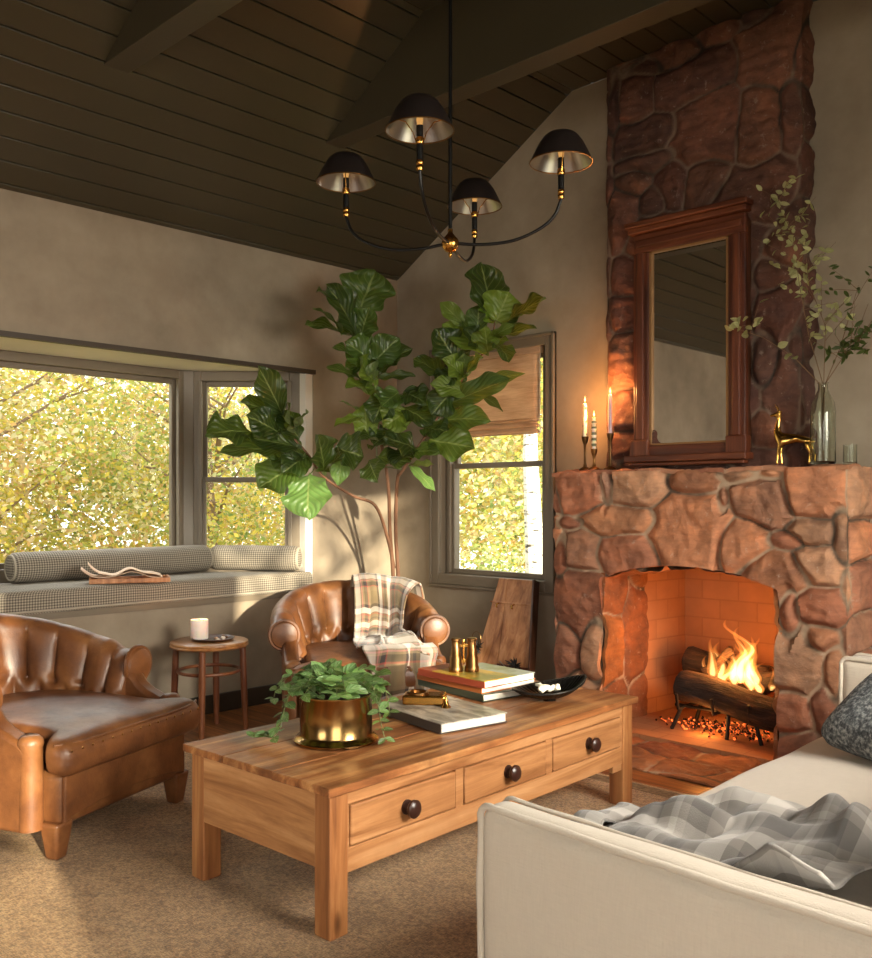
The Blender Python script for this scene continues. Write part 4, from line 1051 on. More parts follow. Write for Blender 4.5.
    for k in range(33):
        y=-.39+.78*k/32;x=.498-.03*abs(y/.39)**6
        p=cf(Vector((x-.08-.010,y,.056)));pts.append((p.x+.08,p.y,p.z+.362-.003))
    MB().tube(pts,.0055,8).build('piping',LM,cu)
    st=MB()
    for k in range(15):
        y=-.35+.70*k/14;st.lathe([(0,.003),(.004,.002),(.006,0)],8,c=(.500,y,.388),mat=Matrix.Rotation(PI/2,3,'Y'),cap=False)
    o=st.build('stud',BRASSD,cu);o['kind']='stuff'
    # feet
    for sx,sy in((.405,-.325),(.405,.325),(-.33,-.27),(-.33,.27)):
        MB().box((sx,sy,.065),(.085,.085,.13),taper=.62).build('foot',LM if sx>0 else DARKW,t,bevel=.012,seg=3,angle=60)
    return t
A1=math.radians(21.7)
c1=make_chair(LEATH);c1.location=(1.435-.405*math.cos(A1),-2.82-.405*math.sin(A1),FZ);c1.rotation_euler=(0,0,A1)
c1['label']='brown tufted leather armchair at the far left, nearest the camera';c1['group']='matching leather armchairs'
A2=math.radians(-33)
B0=Vector((.885,-1.15,FZ))
c2=dup(c1,B0,A2,'brown tufted leather armchair in the corner with a plaid blanket over it','matching leather armchairs')
# ------------------------------------------------------------------ plaid blanket over the far chair
PL=M_plaid('wool_plaid',hx(134,114,86),[(.10,.07,hx(214,200,188),.95),(.21,.014,hx(206,128,124),.8),(.31,.05,hx(44,40,42),.95),(.36,.012,hx(170,70,62),.8),(.55,.09,hx(122,104,74),.9),(.72,.03,hx(50,44,46),.9),(.80,.05,hx(222,208,198),.95),(.88,.012,hx(176,80,70),.8),(.97,.02,hx(80,72,66),.8)],1.9,3.4)
def loc2(p): # chair-local to world
    c,s=math.cos(A2),math.sin(A2);return Vector((B0.x+c*p[0]-s*p[1],B0.y+s*p[0]+c*p[1],B0.z+p[2]))
def path3(pts,t):
    n=len(pts)-1;x=t*n;i=min(int(x),n-1);f=x-i
    g=lambda k:Vector(pts[max(0,min(n,k))])
    p0,p1,p2,p3=g(i-1),g(i),g(i+1),g(i+2)
    return .5*((2*p1)+(p2-p0)*f+(2*p0-5*p1+4*p2-p3)*f*f+(3*p1-p0-3*p2+p3)*f**3)
# three guide lines (left edge, middle, right edge) in chair coordinates, from behind the back over to the seat front
GL_=[(-.42,.02,.58),(-.405,.02,.72),(-.33,.02,.79),(-.255,.02,.74),(-.215,.02,.62),(-.19,.015,.50),(-.12,.0,.462),(.06,-.02,.47),(.24,-.03,.465)]
GM_=[(-.38,.24,.58),(-.37,.22,.70),(-.30,.20,.785),(-.215,.19,.74),(-.165,.19,.62),(-.13,.18,.52),(-.04,.16,.475),(.16,.14,.49),(.40,.10,.465)]
GR_=[(-.20,.44,.56),(-.20,.42,.66),(-.14,.38,.755),(-.05,.30,.71),(-.03,.27,.62),(-.01,.26,.55),(.08,.24,.52),(.26,.26,.505),(.46,.30,.43)]
def blf(u,v):
    a,b,c=path3(GL_,v),path3(GM_,v),path3(GR_,v)
    p=a*(1-u)*(1-2*u)+b*4*u*(1-u)+c*u*(2*u-1)
    w=noise.noise(Vector((u*4+1,v*1.2,3)))*.03+noise.noise(Vector((u*9,v*3,8)))*.016+abs(math.sin(u*9+2*v))*.018
    k=.5+.7*v
    q=p+Vector((.45,-.1,.55)).normalized()*(w*k+.012)
    if v>.8:q.y+=.05*noise.noise(Vector((u*5,v*6,1)));
    q.x+=.02*math.sin(u*14)*v
    return loc2(q)
b=MB().grid(blf,60,130,uvs=(1,1)).build('plaid_blanket',PL,None,angle=180)
b.modifiers.new('s','SOLIDIFY').thickness=.007
tag(b,'plaid wool blanket draped over the back and seat of the corner armchair','blanket')
def blf2(u,v):  # loose end hanging forward off the seat
    a=path3([(.36,.0,.50),(.45,-.0,.478),(.485,.0,.40),(.49,.0,.31),(.485,.0,.245)],v)
    y=-.02+.36*u+.03*noise.noise(Vector((u*5,v*3,2)))
    a=a.copy();a.y=y;a.x+=.016*math.sin(u*16+v*2)+.01;a.z+=.0+.05*noise.noise(Vector((u*3,1,2)))*v
    return loc2(a)
o=MB().grid(blf2,40,40,uvs=(.7,.25)).build('hanging_end',PL,b,angle=180);o.modifiers.new('s','SOLIDIFY').thickness=.006
# ------------------------------------------------------------------ side table
st_=thing('side_table','small round bentwood side table with a ring stretcher between the armchairs','side table',(.385,-1.765,.0))
MB().lathe([(0,.462),(.196,.462),(.206,.468),(.208,.474),(.203,.480),(.207,.485),(.205,.492),(.198,.496),(0,.496)],56,cap=False).build('tabletop',STOOLT,st_)
for k in range(4):
    a=math.radians(-44+90*k);d=Vector((math.cos(a),math.sin(a),0))
    MB().tube([d*.178+Vector((0,0,.466)),d*.183+Vector((0,0,.30)),d*.190+Vector((0,0,.15)),d*.196+Vector((0,0,.0))],[.017,.0185,.017,.0145],14).build('leg',STOOLW,st_)
MB().tube([(math.cos(q/48*2*PI)*.163,math.sin(q/48*2*PI)*.163,.335) for q in range(48)],.0095,10,closed=True).build('ring_stretcher',STOOLW,st_)
dz=.4965
o=MB().lathe([(0,.0),(.06,.0),(.088,.006),(.095,.014),(.091,.015),(.083,.009),(.0,.006)],40,cap=False).build('dish',DARKW,None,loc=(.405,-1.755,dz));o.scale=(1.2,1.2,1.1);tag(o,'small dark wooden dish holding the pillar candle on the side table','dish')
pc=thing('pillar_candle','thick pale pink pillar candle lit on the round side table','candle',(.352,-1.805,dz+.0085))
t=NT('pillar_wax');PW=t.bsdf(hx(246,226,216),.5,0,Subsurface_Weight=.6,Subsurface_Radius=(.04,.02,.01),Subsurface_Scale=.6)
MB().lathe([(0,0),(.045,0),(.0465,.003),(.0465,.101),(.044,.104),(.037,.101),(.010,.094),(0,.093)],36,cap=False).build('wax',PW,pc)
MB().tube([(0,0,.09),(.001,0,.106)],.001,5).build('wick',IRON,pc)
CANDLES.append((.352,-1.805,dz+.1))
PN=[]
for k,(x,y,s) in enumerate([(.472,-1.735,.017),(.445,-1.70,.015),(.45,-1.765,.014),(.405,-1.69,.015),(.485,-1.775,.012)]):
    o=MB().soft((0,0,0),(s*1.5,s*1.3,s),s*.5,5).build('shell',M_plain('shell_%d'%k,[hx(220,204,186),hx(90,58,36),hx(186,150,120),hx(120,80,50),hx(206,190,170)][k],.5),None,loc=(x,y,dz+.010+s*.45),rot=(0,0,k));PN.append(o)
for o,l in zip(PN,['pale shell lying in the dark dish on the side table','dark brown nut shell in the dish behind the candle','tan shell at the right side of the small dish','mid brown nut shell at the rear rim of the dish','cream shell beside the front of the pillar candle']):tag(o,l,'shell','bits lying in the dish')
# ------------------------------------------------------------------ window seat
def uvbox(m): # planar uv in metres*checks for check cloth
    pass
CK=1/.014
def cushion_prism(poly,z0,z1,name,lab,mat):
    m=MB();n=len(poly);r=.02
    def ins(p,k):
        c=Vector((sum(q[0] for q in poly)/n,sum(q[1] for q in poly)/n));v=Vector(p)
        d=(c-v);return v+d.normalized()*k
    lv=[(z0,.012),(z0+.006,.003),(z0+.02,0),(z1-.03,0),(z1-.012,.004),(z1,.016)]
    # dense outline
    out=[]
    for i in range(n):
        a,b=Vector(poly[i]),Vector(poly[(i+1)%n]);k=max(2,int((b-a).length/.04))
        for j in range(k):out.append(a.lerp(b,j/k))
    N=len(out);per=[0]
    for i in range(N):per.append(per[-1]+(out[(i+1)%N]-out[i]).length)
    vs=[];uv=[]
    for(z,k) in lv:
        for i in range(N+1):
            q=ins(out[i%N],k);w=.004*noise.noise(Vector((q.x*5,q.y*5,z*9)))
            vs.append((q.x+w,q.y+w,z+w));uv.append((per[i]*CK,(z+k)*CK))
    fs=[]
    for a in range(len(lv)-1):
        for i in range(N):fs.append((a*(N+1)+i,a*(N+1)+i+1,(a+1)*(N+1)+i+1,(a+1)*(N+1)+i))
    m.add(vs,fs,uv)
    # top: fan rings toward centre line
    c=Vector((sum(q.x for q in out)/N,sum(q.y for q in out)/N))
    vs=[];uv=[];fs=[];K=14
    for a in range(K+1):
        for i in range(N+1):
            q=ins(out[i%N],.016);q=q.lerp(c,a/K)
            z=z1+.006*math.sin(min(1,a/3)*PI/2)+.006*noise.noise(Vector((q.x*4,q.y*4,1)))*min(1,a/3)
            if a==0:
                w=.004*noise.noise(Vector((q.x*5,q.y*5,z1*9)));vs.append((q.x+w,q.y+w,z1+w))
            else:vs.append((q.x,q.y,z))
            uv.append((q.x*CK,q.y*CK))
    for a in range(K):
        for i in range(N):fs.append((a*(N+1)+i,a*(N+1)+i+1,(a+1)*(N+1)+i+1,(a+1)*(N+1)+i))
    m.add(vs,fs,uv)
    o=m.build(name,mat,None,angle=60)
    bm=bmesh.new();bm.from_mesh(o.data);bmesh.ops.remove_doubles(bm,verts=bm.verts,dist=5e-5);bmesh.ops.recalc_face_normals(bm,faces=bm.faces);bm.to_mesh(o.data);bm.free()
    for p in o.data.polygons:p.use_smooth=True
    return o
sz=.676
o=cushion_prism([(.03,Y0+.03),(.03,Y1-.03),(-.03,Y1-.04),(-.545,Y1-.575),(-.545,Y0+.575),(-.03,Y0+.04)],sz,sz+.115,'seat_cushion','',CHECK)
tag(o,'long grey checked bench cushion along the bay window seat','cushion')
pp=[(.031,Y0+.05+.1*k,sz+.012) for k in range(25)]
MB().tube(pp,.006,8).build('piping',CHECK,o)
def bolster(p0,p1,r,label,seed):
    p0=Vector(p0);p1=Vector(p1);L=(p1-p0).length
    m=MB()
    def f(u,v):
        e=min(u,1-u)*L;k=min(1,(e/.035)) ;k=math.sqrt(max(0,1-(1-k)**2));rr=r*(.80+.20*k)*(1+.02*noise.noise(Vector((u*7,math.cos(v*2*PI),seed))))
        a=2*PI*v;return (L*(u-.5),rr*math.cos(a),rr*math.sin(a)*.96+.008*noise.noise(Vector((u*4,2,seed))))
    m.grid(f,60,36,uvs=(L*CK,2*PI*r*CK))
    o=m.build('bolster_cushion',CHECK,None,angle=80)
    for e in(0,1):
        q=MB();n=36;ring=[f(e,k/n) for k in range(n)];x=ring[0][0];s=1 if e else -1
        q.add([(x+s*.012,0,0)]+[(x+s*.008,y*.6,z*.6) for _,y,z in ring]+ring,[(0,1+k,1+(k+1)%n) for k in range(n)]+[(1+k,1+n+k,1+n+(k+1)%n,1+(k+1)%n) for k in range(n)],[(0,0)]+[(y*CK*.6,z*CK*.6) for _,y,z in ring]+[(y*CK,z*CK) for _,y,z in ring])
        w=q.build('end_panel',CHECK,o)
        MB().tube(ring,.006,6,closed=True).build('piping',CHECK,o)
    o.location=(p0+p1)/2;o.rotation_euler=(0,0,math.atan2(p1.y-p0.y,p1.x-p0.x))
    return tag(o,label,'bolster','checked bolster cushions on the window seat')
bz=sz+.121+.084
bolster((-.43,-2.49,bz),(-.43,-1.27,bz),.088,'long grey checked bolster lying along the big bay window',1)
bolster((-.47,-1.19,bz-.003),(-.02,-.845,bz-.003),.084,'short grey checked bolster at the right end of the window seat',2)
bolster((-.16,-3.12,bz),(-.43,-2.62,bz),.084,'grey checked bolster at the far left, only its end in view',3)
# tray and folded paper
tz=sz+.123
tr_=thing('wooden_tray','low brown wooden tray lying on the bench cushion','tray',(-.04,-2.0,tz),math.radians(64))
m=MB();m.bb(-.20,.20,-.08,.08,0,.008);m.build('base',BOARDW,tr_,smooth=False,bevel=.002)
m=MB();m.bb(-.21,.21,-.09,-.078,0,.026);m.bb(-.21,.21,.078,.09,0,.026);m.bb(-.21,-.20,-.078,.078,0,.03);m.bb(.20,.21,-.078,.078,0,.03);m.build('rim',BOARDW,tr_,smooth=False,bevel=.003)
t=NT('paper_tan');PT=t.bsdf(t.mix(t.noise(t.coord(),30,3),hx(200,168,140),hx(226,200,174)),.8)
def pf(u,v):
    x=-.25+.42*u;z=.031+.05*max(0,1-u/.22)**2+.03*math.exp(-((u-.62)/.16)**2)
    return (x,-.085+.17*v+.01*math.sin(u*5),z+.004*math.sin(v*7+u*4))
m=MB().grid(pf,40,10);m.grid(lambda u,v:(lambda q:(q[0]*.9+.01,q[1]+.012,q[2]+.006+.012*math.sin(u*9)**2+.02*max(0,1-u/.15)))(pf(u,v)),40,10);o=m.build('folded_paper',PT,None);o.modifiers.new('s','SOLIDIFY').thickness=.003;o.location=(-.04,-2.0,tz);o.rotation_euler=(0,0,math.radians(64))
tag(o,'curled sheet of tan paper lying on the wooden tray','paper')

# ------------------------------------------------------------------ sofa
sf=thing('linen_sofa','cream linen slipcovered sofa facing the coffee table, at the right','sofa',(0,0,0))
SX0,SX1,SY0,SY1=3.40,4.66,-3.01,-.80
MB().soft(((SX0+SX1)/2+.01,(SY0+SY1)/2,.155),(SX1-SX0-.04,SY1-SY0-.06,.27),.03,20,.0,.006,5).build('base_skirt',LINEN,sf,angle=180)
def arm(y0,y1,zt,seed):
    cx,cy=(SX0+SX1)/2,(y0+y1)/2
    def f(p):
        p.z+=-.012*math.sin((p.x+.5)*2.2) if p.z>0 else 0
        return p
    o=MB().soft((cx,cy,zt/2+.01),(SX1-SX0,y1-y0,zt-.03),.035,34,.010,.007,4,seed=seed,fn=f).build('arm',LINEN,sf,angle=180)
    # flanged seam round the side panels
    for y in(y0,y1):
        s=1 if y==y1 else -1;pts=[]
        for k in range(60):
            t_=k/59
            if t_<.28: q=(SX0+.004,.05+(zt-.03-.05)*t_/.28)
            elif t_<.36: a=(t_-.28)/.08*PI/2;q=(SX0+.03-.028*math.cos(a)-.0,zt-.03+.026*math.sin(a))
            else: q=(SX0+.03+(SX1-SX0-.05)*(t_-.36)/.64,zt-.004-.012*math.sin((q0-.0)*0))if 0 else (SX0+.03+(SX1-SX0-.05)*(t_-.36)/.64,zt-.004)
            x,z=q
            zz=z+(-.012*math.sin((x-cx+.5)*2.2) if z>zt/2 else 0)
            n_=noise.noise_vector(Vector((x*6,z*6,seed+y)))*.004
            pts.append((x+n_.x,y-s*.008+n_.y,zz+n_.z))
        MB().tube(pts,[(.008 if s<0 else .005)+.002*noise.noise(Vector((k*.3,seed,y))) for k in range(60)],8).build('welt',LINEN,o,angle=180)
    return o
arm(SY0,SY0+.095,.583,1);arm(SY1-.14,SY1,.655,2)
MB().soft((SX1-.10,(SY0+SY1)/2,.40),(.22,SY1-SY0-.05,.70),.06,24,.02,.006,4).build('backrest',LINEN,sf,angle=180)
def sc(p):
    p.z+=.03*max(0,1-(p.x/.52)**2)*max(0,1-(p.y/.95)**4) if p.z>0 else 0
    return p
cu=MB().soft(((SX0+SX1)/2-.10,(SY0+SY1)/2-.02,.335),(SX1-SX0-.20,SY1-SY0-.25,.14),.05,34,.012,.008,3.2,fn=sc).build('seat_cushion',LINEN,sf,angle=180)
MB().soft((SX1-.30,(SY0+SY1)/2-.45,.60),(.19,.86,.46),.07,20,.03,.01,4,rot=(0,.22,0)).build('back_cushion',LINEN,sf,angle=180)
MB().soft((SX1-.30,(SY0+SY1)/2+.45,.60),(.19,.86,.46),.07,20,.03,.01,4,rot=(0,.22,0)).build('back_cushion',LINEN,sf,angle=180)
# grey boucle pillow by the far arm
def pil(p):
    k=(1-min(1,abs(p.x)/.21)**2.5)*(1-min(1,abs(p.z)/.20)**2.5);p.y*=.35+.85*k**.6
    return p
o=MB().soft((0,0,0),(.40,.15,.38),.05,24,.0,.004,8,fn=pil).build('throw_pillow',BOUC,None,angle=180)
e1=Vector((math.cos(math.radians(-28)),math.sin(math.radians(-28)),0));nh=Vector((-e1.y,e1.x,0));e2=nh*math.sin(.95)+Vector((0,0,math.cos(.95)));e3=e1.cross(e2)
o.matrix_world=Matrix.Translation(Vector((3.53,-1.47,.47))+(e1*.20+e2*.19))@Matrix((e1,-e3,e2)).transposed().to_4x4()
tag(o,'blue grey woven throw pillow leaning at the far end of the sofa','pillow')
# grey plaid throw heaped on the near end of the seat
GP=M_plaid('grey_plaid',hx(124,118,112),[(.12,.09,hx(196,190,182),.75),(.42,.12,hx(60,57,56),.8),(.66,.03,hx(182,178,172),.6),(.84,.08,hx(78,76,74),.7)],2.2,2.6)
def thr(u,v):
    # u along +x (front edge -> back), v along +y (arm -> far)
    x=3.445+.66*u;y=-2.90+(.40+.30*math.sin(u*2.4+.3))*v+.05*noise.noise(Vector((u*3,v*2,4)))*v
    base=.425+.028*max(0,1-((x-3.84)/.42)**2)
    e=min(1,min(u,1-u)*7)*min(1,(1-v)*6)
    f=abs(noise.noise(Vector((x*4.2+y*1.5,y*5.5-x*1.6,2.))))*.20+abs(noise.noise(Vector((x*10,y*7,6.))))*.04
    ridge=.075*math.exp(-((v-.45-.25*u)/.09)**2)*min(1,u*5)+.06*math.exp(-((v-.86+.15*u)/.07)**2)*min(1,u*4)
    rise=.11*max(0,(u-.62)/.38)**1.5*(1-.3*v)
    z=base+.006+(f*.55+ridge*.75)*(.10+.90*e)+rise
    if v<.12:z+=(.12-v)*.30
    return (x,y,z)
b=MB().grid(thr,110,90,uvs=(1,1)).build('grey_throw',GP,None,angle=180);b.modifiers.new('s','SOLIDIFY').thickness=.008
tag(b,'grey plaid throw heaped on the sofa seat behind the near arm','blanket')
def thr2(u,v):  # part hanging over the seat front
    a=path3([(3.50,0,.452),(3.445,0,.462),(3.405,0,.45),(3.398,0,.40),(3.392,0,.34)],v)
    y=-2.88+.42*u+.02*noise.noise(Vector((u*4,v*3,5)))
    return (a.x-.015*abs(math.sin(u*13)),y,a.z+.02*noise.noise(Vector((u*4,2,5)))+.02*abs(math.sin(u*9))*(1-v))
o=MB().grid(thr2,60,24,uvs=(.6,.35)).build('front_fold',GP,b,angle=180);o.modifiers.new('s','SOLIDIFY').thickness=.006
# ------------------------------------------------------------------ fiddle leaf fig
fg=thing('fiddle_leaf_fig','tall fiddle leaf fig tree in the corner behind the plaid covered armchair','plant',(0,0,0))
BK=M_paint('fig_bark',hx(120,84,62),.75,.4)
TB=Vector((.50,-.47,.40))
POTC=M_paint('pot_clay',hx(90,80,68),.7,.2)
def thick(n,a,b):return [a+(b-a)*i/(n-1) for i in range(n)]
def smoothp(P,k=6):
    r=[]
    for i in range((len(P)-1)*k+1):r.append(path3(P,i/((len(P)-1)*k)))
    return r
for nm,B_,r0 in(('branch',BR_LEFT,.012),('branch',BR_MID,.014),('branch',BR_RIGHT,.014)):
    P=[Vector(p) for p in B_]
    b0=P[0]
    if B_ is not BR_LEFT:P=[Vector((b0.x,b0.y,.32))]+P
    S=smoothp(P);MB().tube(S,thick(len(S),r0,.004),9).build(nm,BK,fg)
px_,py_=BR_MID[0][0],BR_MID[0][1]
MB().lathe([(0,0),(.12,0),(.135,.02),(.155,.30),(.162,.32),(.15,.33),(.145,.29),(0,.28)],40,c=(px_,py_,.0),cap=False).build('pot',POTC,fg)
MB().lathe([(0,.292),(.13,.290),(.142,.285)],24,c=(px_,py_,0),cap=False).build('soil',M_paint('soil',hx(48,36,26),.95,.5),fg)
FG=M_leaf('fig_leaf',hx(44,66,30),hx(70,98,44),hx(120,134,90),hx(158,172,104),.34,7)
lm=MB();cols=[];R_=random.Random(12)
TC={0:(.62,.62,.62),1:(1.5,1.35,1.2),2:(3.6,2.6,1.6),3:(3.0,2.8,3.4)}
STK=M_plain('leaf_stalk',hx(92,104,52),.5)
allb=[Vector(p) for B_ in(BR_LEFT[3:],BR_MID[3:],BR_RIGHT[3:]) for p in smoothp([Vector(q) for q in B_],4)]
toC=Vector((.69,-.72,0))
for i,(bx,by,bz_,tx,ty,tz_,w_,c_) in enumerate(LEAVES):
    B=Vector((bx,by,bz_));T=Vector((tx,ty,tz_))
    d=(T-B).normalized()
    up=toC*R_.uniform(.6,1.1)+Vector((R_.uniform(-.4,.4),R_.uniform(-.4,.4),R_.uniform(.25,.9)))
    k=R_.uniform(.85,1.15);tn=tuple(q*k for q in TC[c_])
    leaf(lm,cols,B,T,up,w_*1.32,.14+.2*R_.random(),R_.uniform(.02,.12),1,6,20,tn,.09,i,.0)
    if i%3==0:
        a_=toC.normalized();m3=Matrix.Rotation(R_.choice((-1,1))*R_.uniform(.5,1.1),3,a_);T2=B+(m3@(T-B))*R_.uniform(.65,.95);T2.x=max(T2.x,.06);T2.y=min(T2.y,-.08)
        leaf(lm,cols,B-toC*.05,T2-toC*.04,up+Vector((R_.uniform(-.4,.4),R_.uniform(-.4,.4),.3)),w_*1.15,.2,.08,1,6,20,tuple(q*R_.uniform(.6,1.1) for q in tn),.09,i+60,.0)
    nb=min(allb,key=lambda q:(q-B).length)
    if (nb-B).length<.5: MB().tube([nb,nb.lerp(B,.6)+Vector((0,0,-.01)),B+d*.01],[.004,.003,.0025],6).build('leaf_stalk',STK,fg)
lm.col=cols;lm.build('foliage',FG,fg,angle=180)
# ------------------------------------------------------------------ chandelier
CH=Vector((2.334,-1.953,2.222))
chd=thing('chandelier','black and brass four arm chandelier with dark conical shades over the table','chandelier',CH)
MB().tube([(0,0,.02),(0,0,1.43)],.0075,12).lathe([(.065,1.42),(.065,1.445),(0,1.447)],24).build('rod',BLACKM,chd)
MB().lathe([(0,-.034),(.018,-.030),(.030,-.016),(.034,0),(.030,.016),(.018,.030),(.010,.040),(.0095,.055),(0,.055)],28,cap=False).lathe([(0,-.055),(.006,-.05),(.008,-.04),(.006,-.03)],12,cap=False).build('hub',BRASS,chd)
t=NT('shade_metal');g_=t.n('ShaderNodeNewGeometry')
o1=t.n('ShaderNodeBsdfPrincipled',inp={'Base Color':(.016,.011,.010,1),'Roughness':.42,'Metallic':.2});i1_=t.n('ShaderNodeBsdfPrincipled',inp={'Base Color':(.42,.40,.38,1),'Roughness':.28,'Metallic':1.})
mx=t.n('ShaderNodeMixShader',inp={0:g_.outputs['Backfacing'],1:o1.outputs[0],2:i1_.outputs[0]});t.link(mx.outputs[0],t.out.inputs[0]);SHM=t.m
t=NT('bulb_glass');e_=t.n('ShaderNodeEmission',inp={'Color':(1,.5,.14,1),'Strength':.9});gl=t.n('ShaderNodeBsdfGlossy',inp={'Roughness':.1});mx=t.n('ShaderNodeMixShader',inp={0:.3,1:e_.outputs[0],2:gl.outputs[0]});t.link(mx.outputs[0],t.out.inputs[0]);BULB=t.m
CR=.42
for k in range(4):
    a=math.radians(43.9-15+90*k);d=Vector((math.cos(a),math.sin(a),0))
    pts=[d*.02,d*.12+Vector((0,0,-.012)),d*.24+Vector((0,0,-.006)),d*.34+Vector((0,0,.030)),d*.395+Vector((0,0,.075)),d*CR+Vector((0,0,.135))]
    S=smoothp(pts,6);am=MB().tube(S,.0062,10).build('arm',BLACKM,chd)
    q=d*CR
    MB().lathe([(0,.135),(.010,.135),(.0125,.142),(.0125,.150),(.010,.153),(.0125,.157),(.0125,.166),(.010,.170)],20,c=q).build('brass_collar',BRASS,am)
    MB().lathe([(.0115,.168),(.0115,.285),(0,.285)],20,c=q,cap=False).build('candle_sleeve',BLACKM,am)
    MB().lathe([(.0125,.222),(.0145,.225),(.0145,.242),(.0125,.245)],20,c=q,cap=False).build('brass_ring',BRASS,am)
    MB().lathe([(0,.285),(.009,.288),(.012,.305),(.010,.325),(.004,.340),(0,.344)],16,c=q,cap=False).build('bulb',BULB,am)
    m=MB()
    for s_ in range(2):
        aa=a+PI/2+PI*s_+.3;e=Vector((math.cos(aa),math.sin(aa),0))
        m.tube([q+e*.013+Vector((0,0,.232)),q+e*.022+Vector((0,0,.262)),q+e*.048+Vector((0,0,.298)),q+e*.083+Vector((0,0,.308))],.0019,6)
    m.build('shade_spider',BRASS,am)
    o=MB().lathe([(.115,.268),(.1155,.269),(.1,.302),(.083,.336),(.066,.360),(.052,.372),(.03,.378),(0,.379)],48,c=q,cap=False).build('lamp_shade',SHM,am)
    MB().lathe([(.1135,.266),(.1165,.266),(.1165,.270),(.1135,.270),(.1135,.266)],48,c=q,cap=False).build('shade_rim',BRASSD,o)
# ------------------------------------------------------------------ things on the coffee table
TT=FZ+TZ*1.045+.0022
pot=thing('brass_planter','round aged brass planter with a flared foot on the coffee table','planter',(2.30,-2.475,TT))
PBR=NT('planter_brass');nz=PBR.noise(PBR.coord(scale=(30,30,1.5)),1,3);PB=PBR.bsdf(PBR.mix(nz,hx(120,88,48),hx(190,154,100)),.2,1.)
MB().lathe([(0,.004),(.120,.0),(.141,.002),(.142,.008),(.136,.014),(.126,.020),(.121,.028),(.121,.148),(.124,.152),(.124,.158),(.117,.158),(.116,.14),(0,.138)],56,cap=False).build('bowl',PB,pot)
VL=M_leaf('vine_leaf',hx(62,92,46),hx(104,136,74),hx(150,170,120),hx(214,220,172),.35,3)
vp=thing('trailing_plant','leafy green trailing plant growing in the brass planter','plant',(2.30,-2.475,TT+.14))
MB().lathe([(0,.004),(.10,.004),(.114,.0)],24,cap=False).build('soil',bpy.data.materials['soil'],vp)
R_=random.Random(77);lm=MB();cols=[];vm=MB()
def vine(P,n,ls=.062,sp=.5):
    S=[path3([Vector(p) for p in P],k/24) for k in range(25)];vm.tube(S,[.0026*(1-.5*k/24) for k in range(25)],6)
    for k in range(n):
        t_=(k+.7)/n;i=min(23,int(t_*24));b=S[i];dd=(S[i+1]-S[i]).normalized()
        for s_ in(-1,1):
            sd=dd.cross(Vector((0,0,1)));
            if sd.length<.2:sd=dd.orthogonal()
            sd.normalize()
            v=(dd*.5+sd*s_*R_.uniform(.6,1.1)+Vector((R_.uniform(-.3,.3),R_.uniform(-.3,.3),R_.uniform(-.1,.6)))).normalized()
            L=ls*R_.uniform(.7,1.2);k2=R_.uniform(.8,2.6)
            if b.z+v.z*L<-.132:v.z=abs(v.z)*.3
            leaf(lm,cols,b,b+v*L,(R_.gauss(.3,.3),R_.gauss(-.5,.3),1),L*.58,.18,.10,0,3,6,(k2,k2,k2*R_.uniform(.9,1.4)))
lat=Vector((.7206,.6934,0));fw=Vector((-.6934,.7206,0))
def q_(a,b,z):v=lat*a+fw*b;return (v.x,v.y,z)
for k in range(25):
    a=R_.uniform(0,2*PI);r=R_.uniform(.06,.17);hh=R_.uniform(.035,.10)
    c,s=math.cos(a),math.sin(a)
    vine([(c*.02,s*.02,.0),(c*r*.4,s*r*.4,hh*.7),(c*r*.8,s*r*.8,hh),(c*r*1.15,s*r*1.15,hh-.03)],4)
vine([q_(-.05,0,.0),q_(-.13,-.02,.055),q_(-.165,-.03,-.02),q_(-.19,-.05,-.09),q_(-.235,-.04,-.118),q_(-.27,-.05,-.12)],8,.055)
vine([q_(-.05,-.02,.0),q_(-.12,-.05,.06),q_(-.155,-.07,.0),q_(-.175,-.08,-.08),q_(-.20,-.10,-.118)],7,.055)
vine([q_(-.05,.03,0),q_(-.14,.05,.07),q_(-.20,.05,.03),q_(-.22,.04,-.02)],6,.05)
vine([q_(.05,-.02,.0),q_(.12,-.05,.05),q_(.145,-.06,-.01),q_(.155,-.07,-.07),q_(.17,-.09,-.118)],8,.042)
vine([q_(.06,.02,.0),q_(.14,.03,.05),q_(.17,.02,.0),q_(.18,.01,-.06)],6,.042)
lm.col=cols;vm.build('vines',M_plain('vine_stem',hx(96,104,56),.6),vp);lm.build('foliage',VL,vp,angle=180)
def book(x,y,z,lx,ly,h,rz,cover,spinec,label,hc=.0035,pages=hx(232,226,212)):
    b=thing('hardcover_book',label,'book',(x,y,z),rz,'books on the coffee table')
    cm=cover if isinstance(cover,bpy.types.Material) else M_plain('cover',cover,.45)
    MB().bb(-lx/2,lx/2,-ly/2,ly/2,h-hc,h).build('front_cover',cm,b,smooth=False,bevel=.0012)
    MB().bb(-lx/2,lx/2,-ly/2,ly/2,0,hc).build('back_cover',M_plain('back_cover',spinec,.5),b,smooth=False,bevel=.0012)
    MB().bb(-lx/2,lx/2,-ly/2,-ly/2+.004,hc,h-hc).build('spine',M_plain('spine',spinec,.5),b,smooth=False)
    pg=NT('pages');n=pg.noise(pg.coord(scale=(1,1,420)),1,2);PM=pg.bsdf(pg.mix(n,tuple(q*.8 for q in pages),pages),.85)
    MB().bb(-lx/2+.005,lx/2-.005,-ly/2+.0045,ly/2-.005,hc,h-hc).build('page_block',PM,b,smooth=False)
    return b
t=NT('landscape_cover');v=t.coord();n=t.noise(t.coord(scale=(3,9,3)),2.2,5,.6,.6)
CV1=t.bsdf(t.ramp(n,[(.3,hx(70,66,62)),(.45,hx(150,142,130)),(.6,hx(206,198,184)),(.75,hx(120,104,86))]),.32)
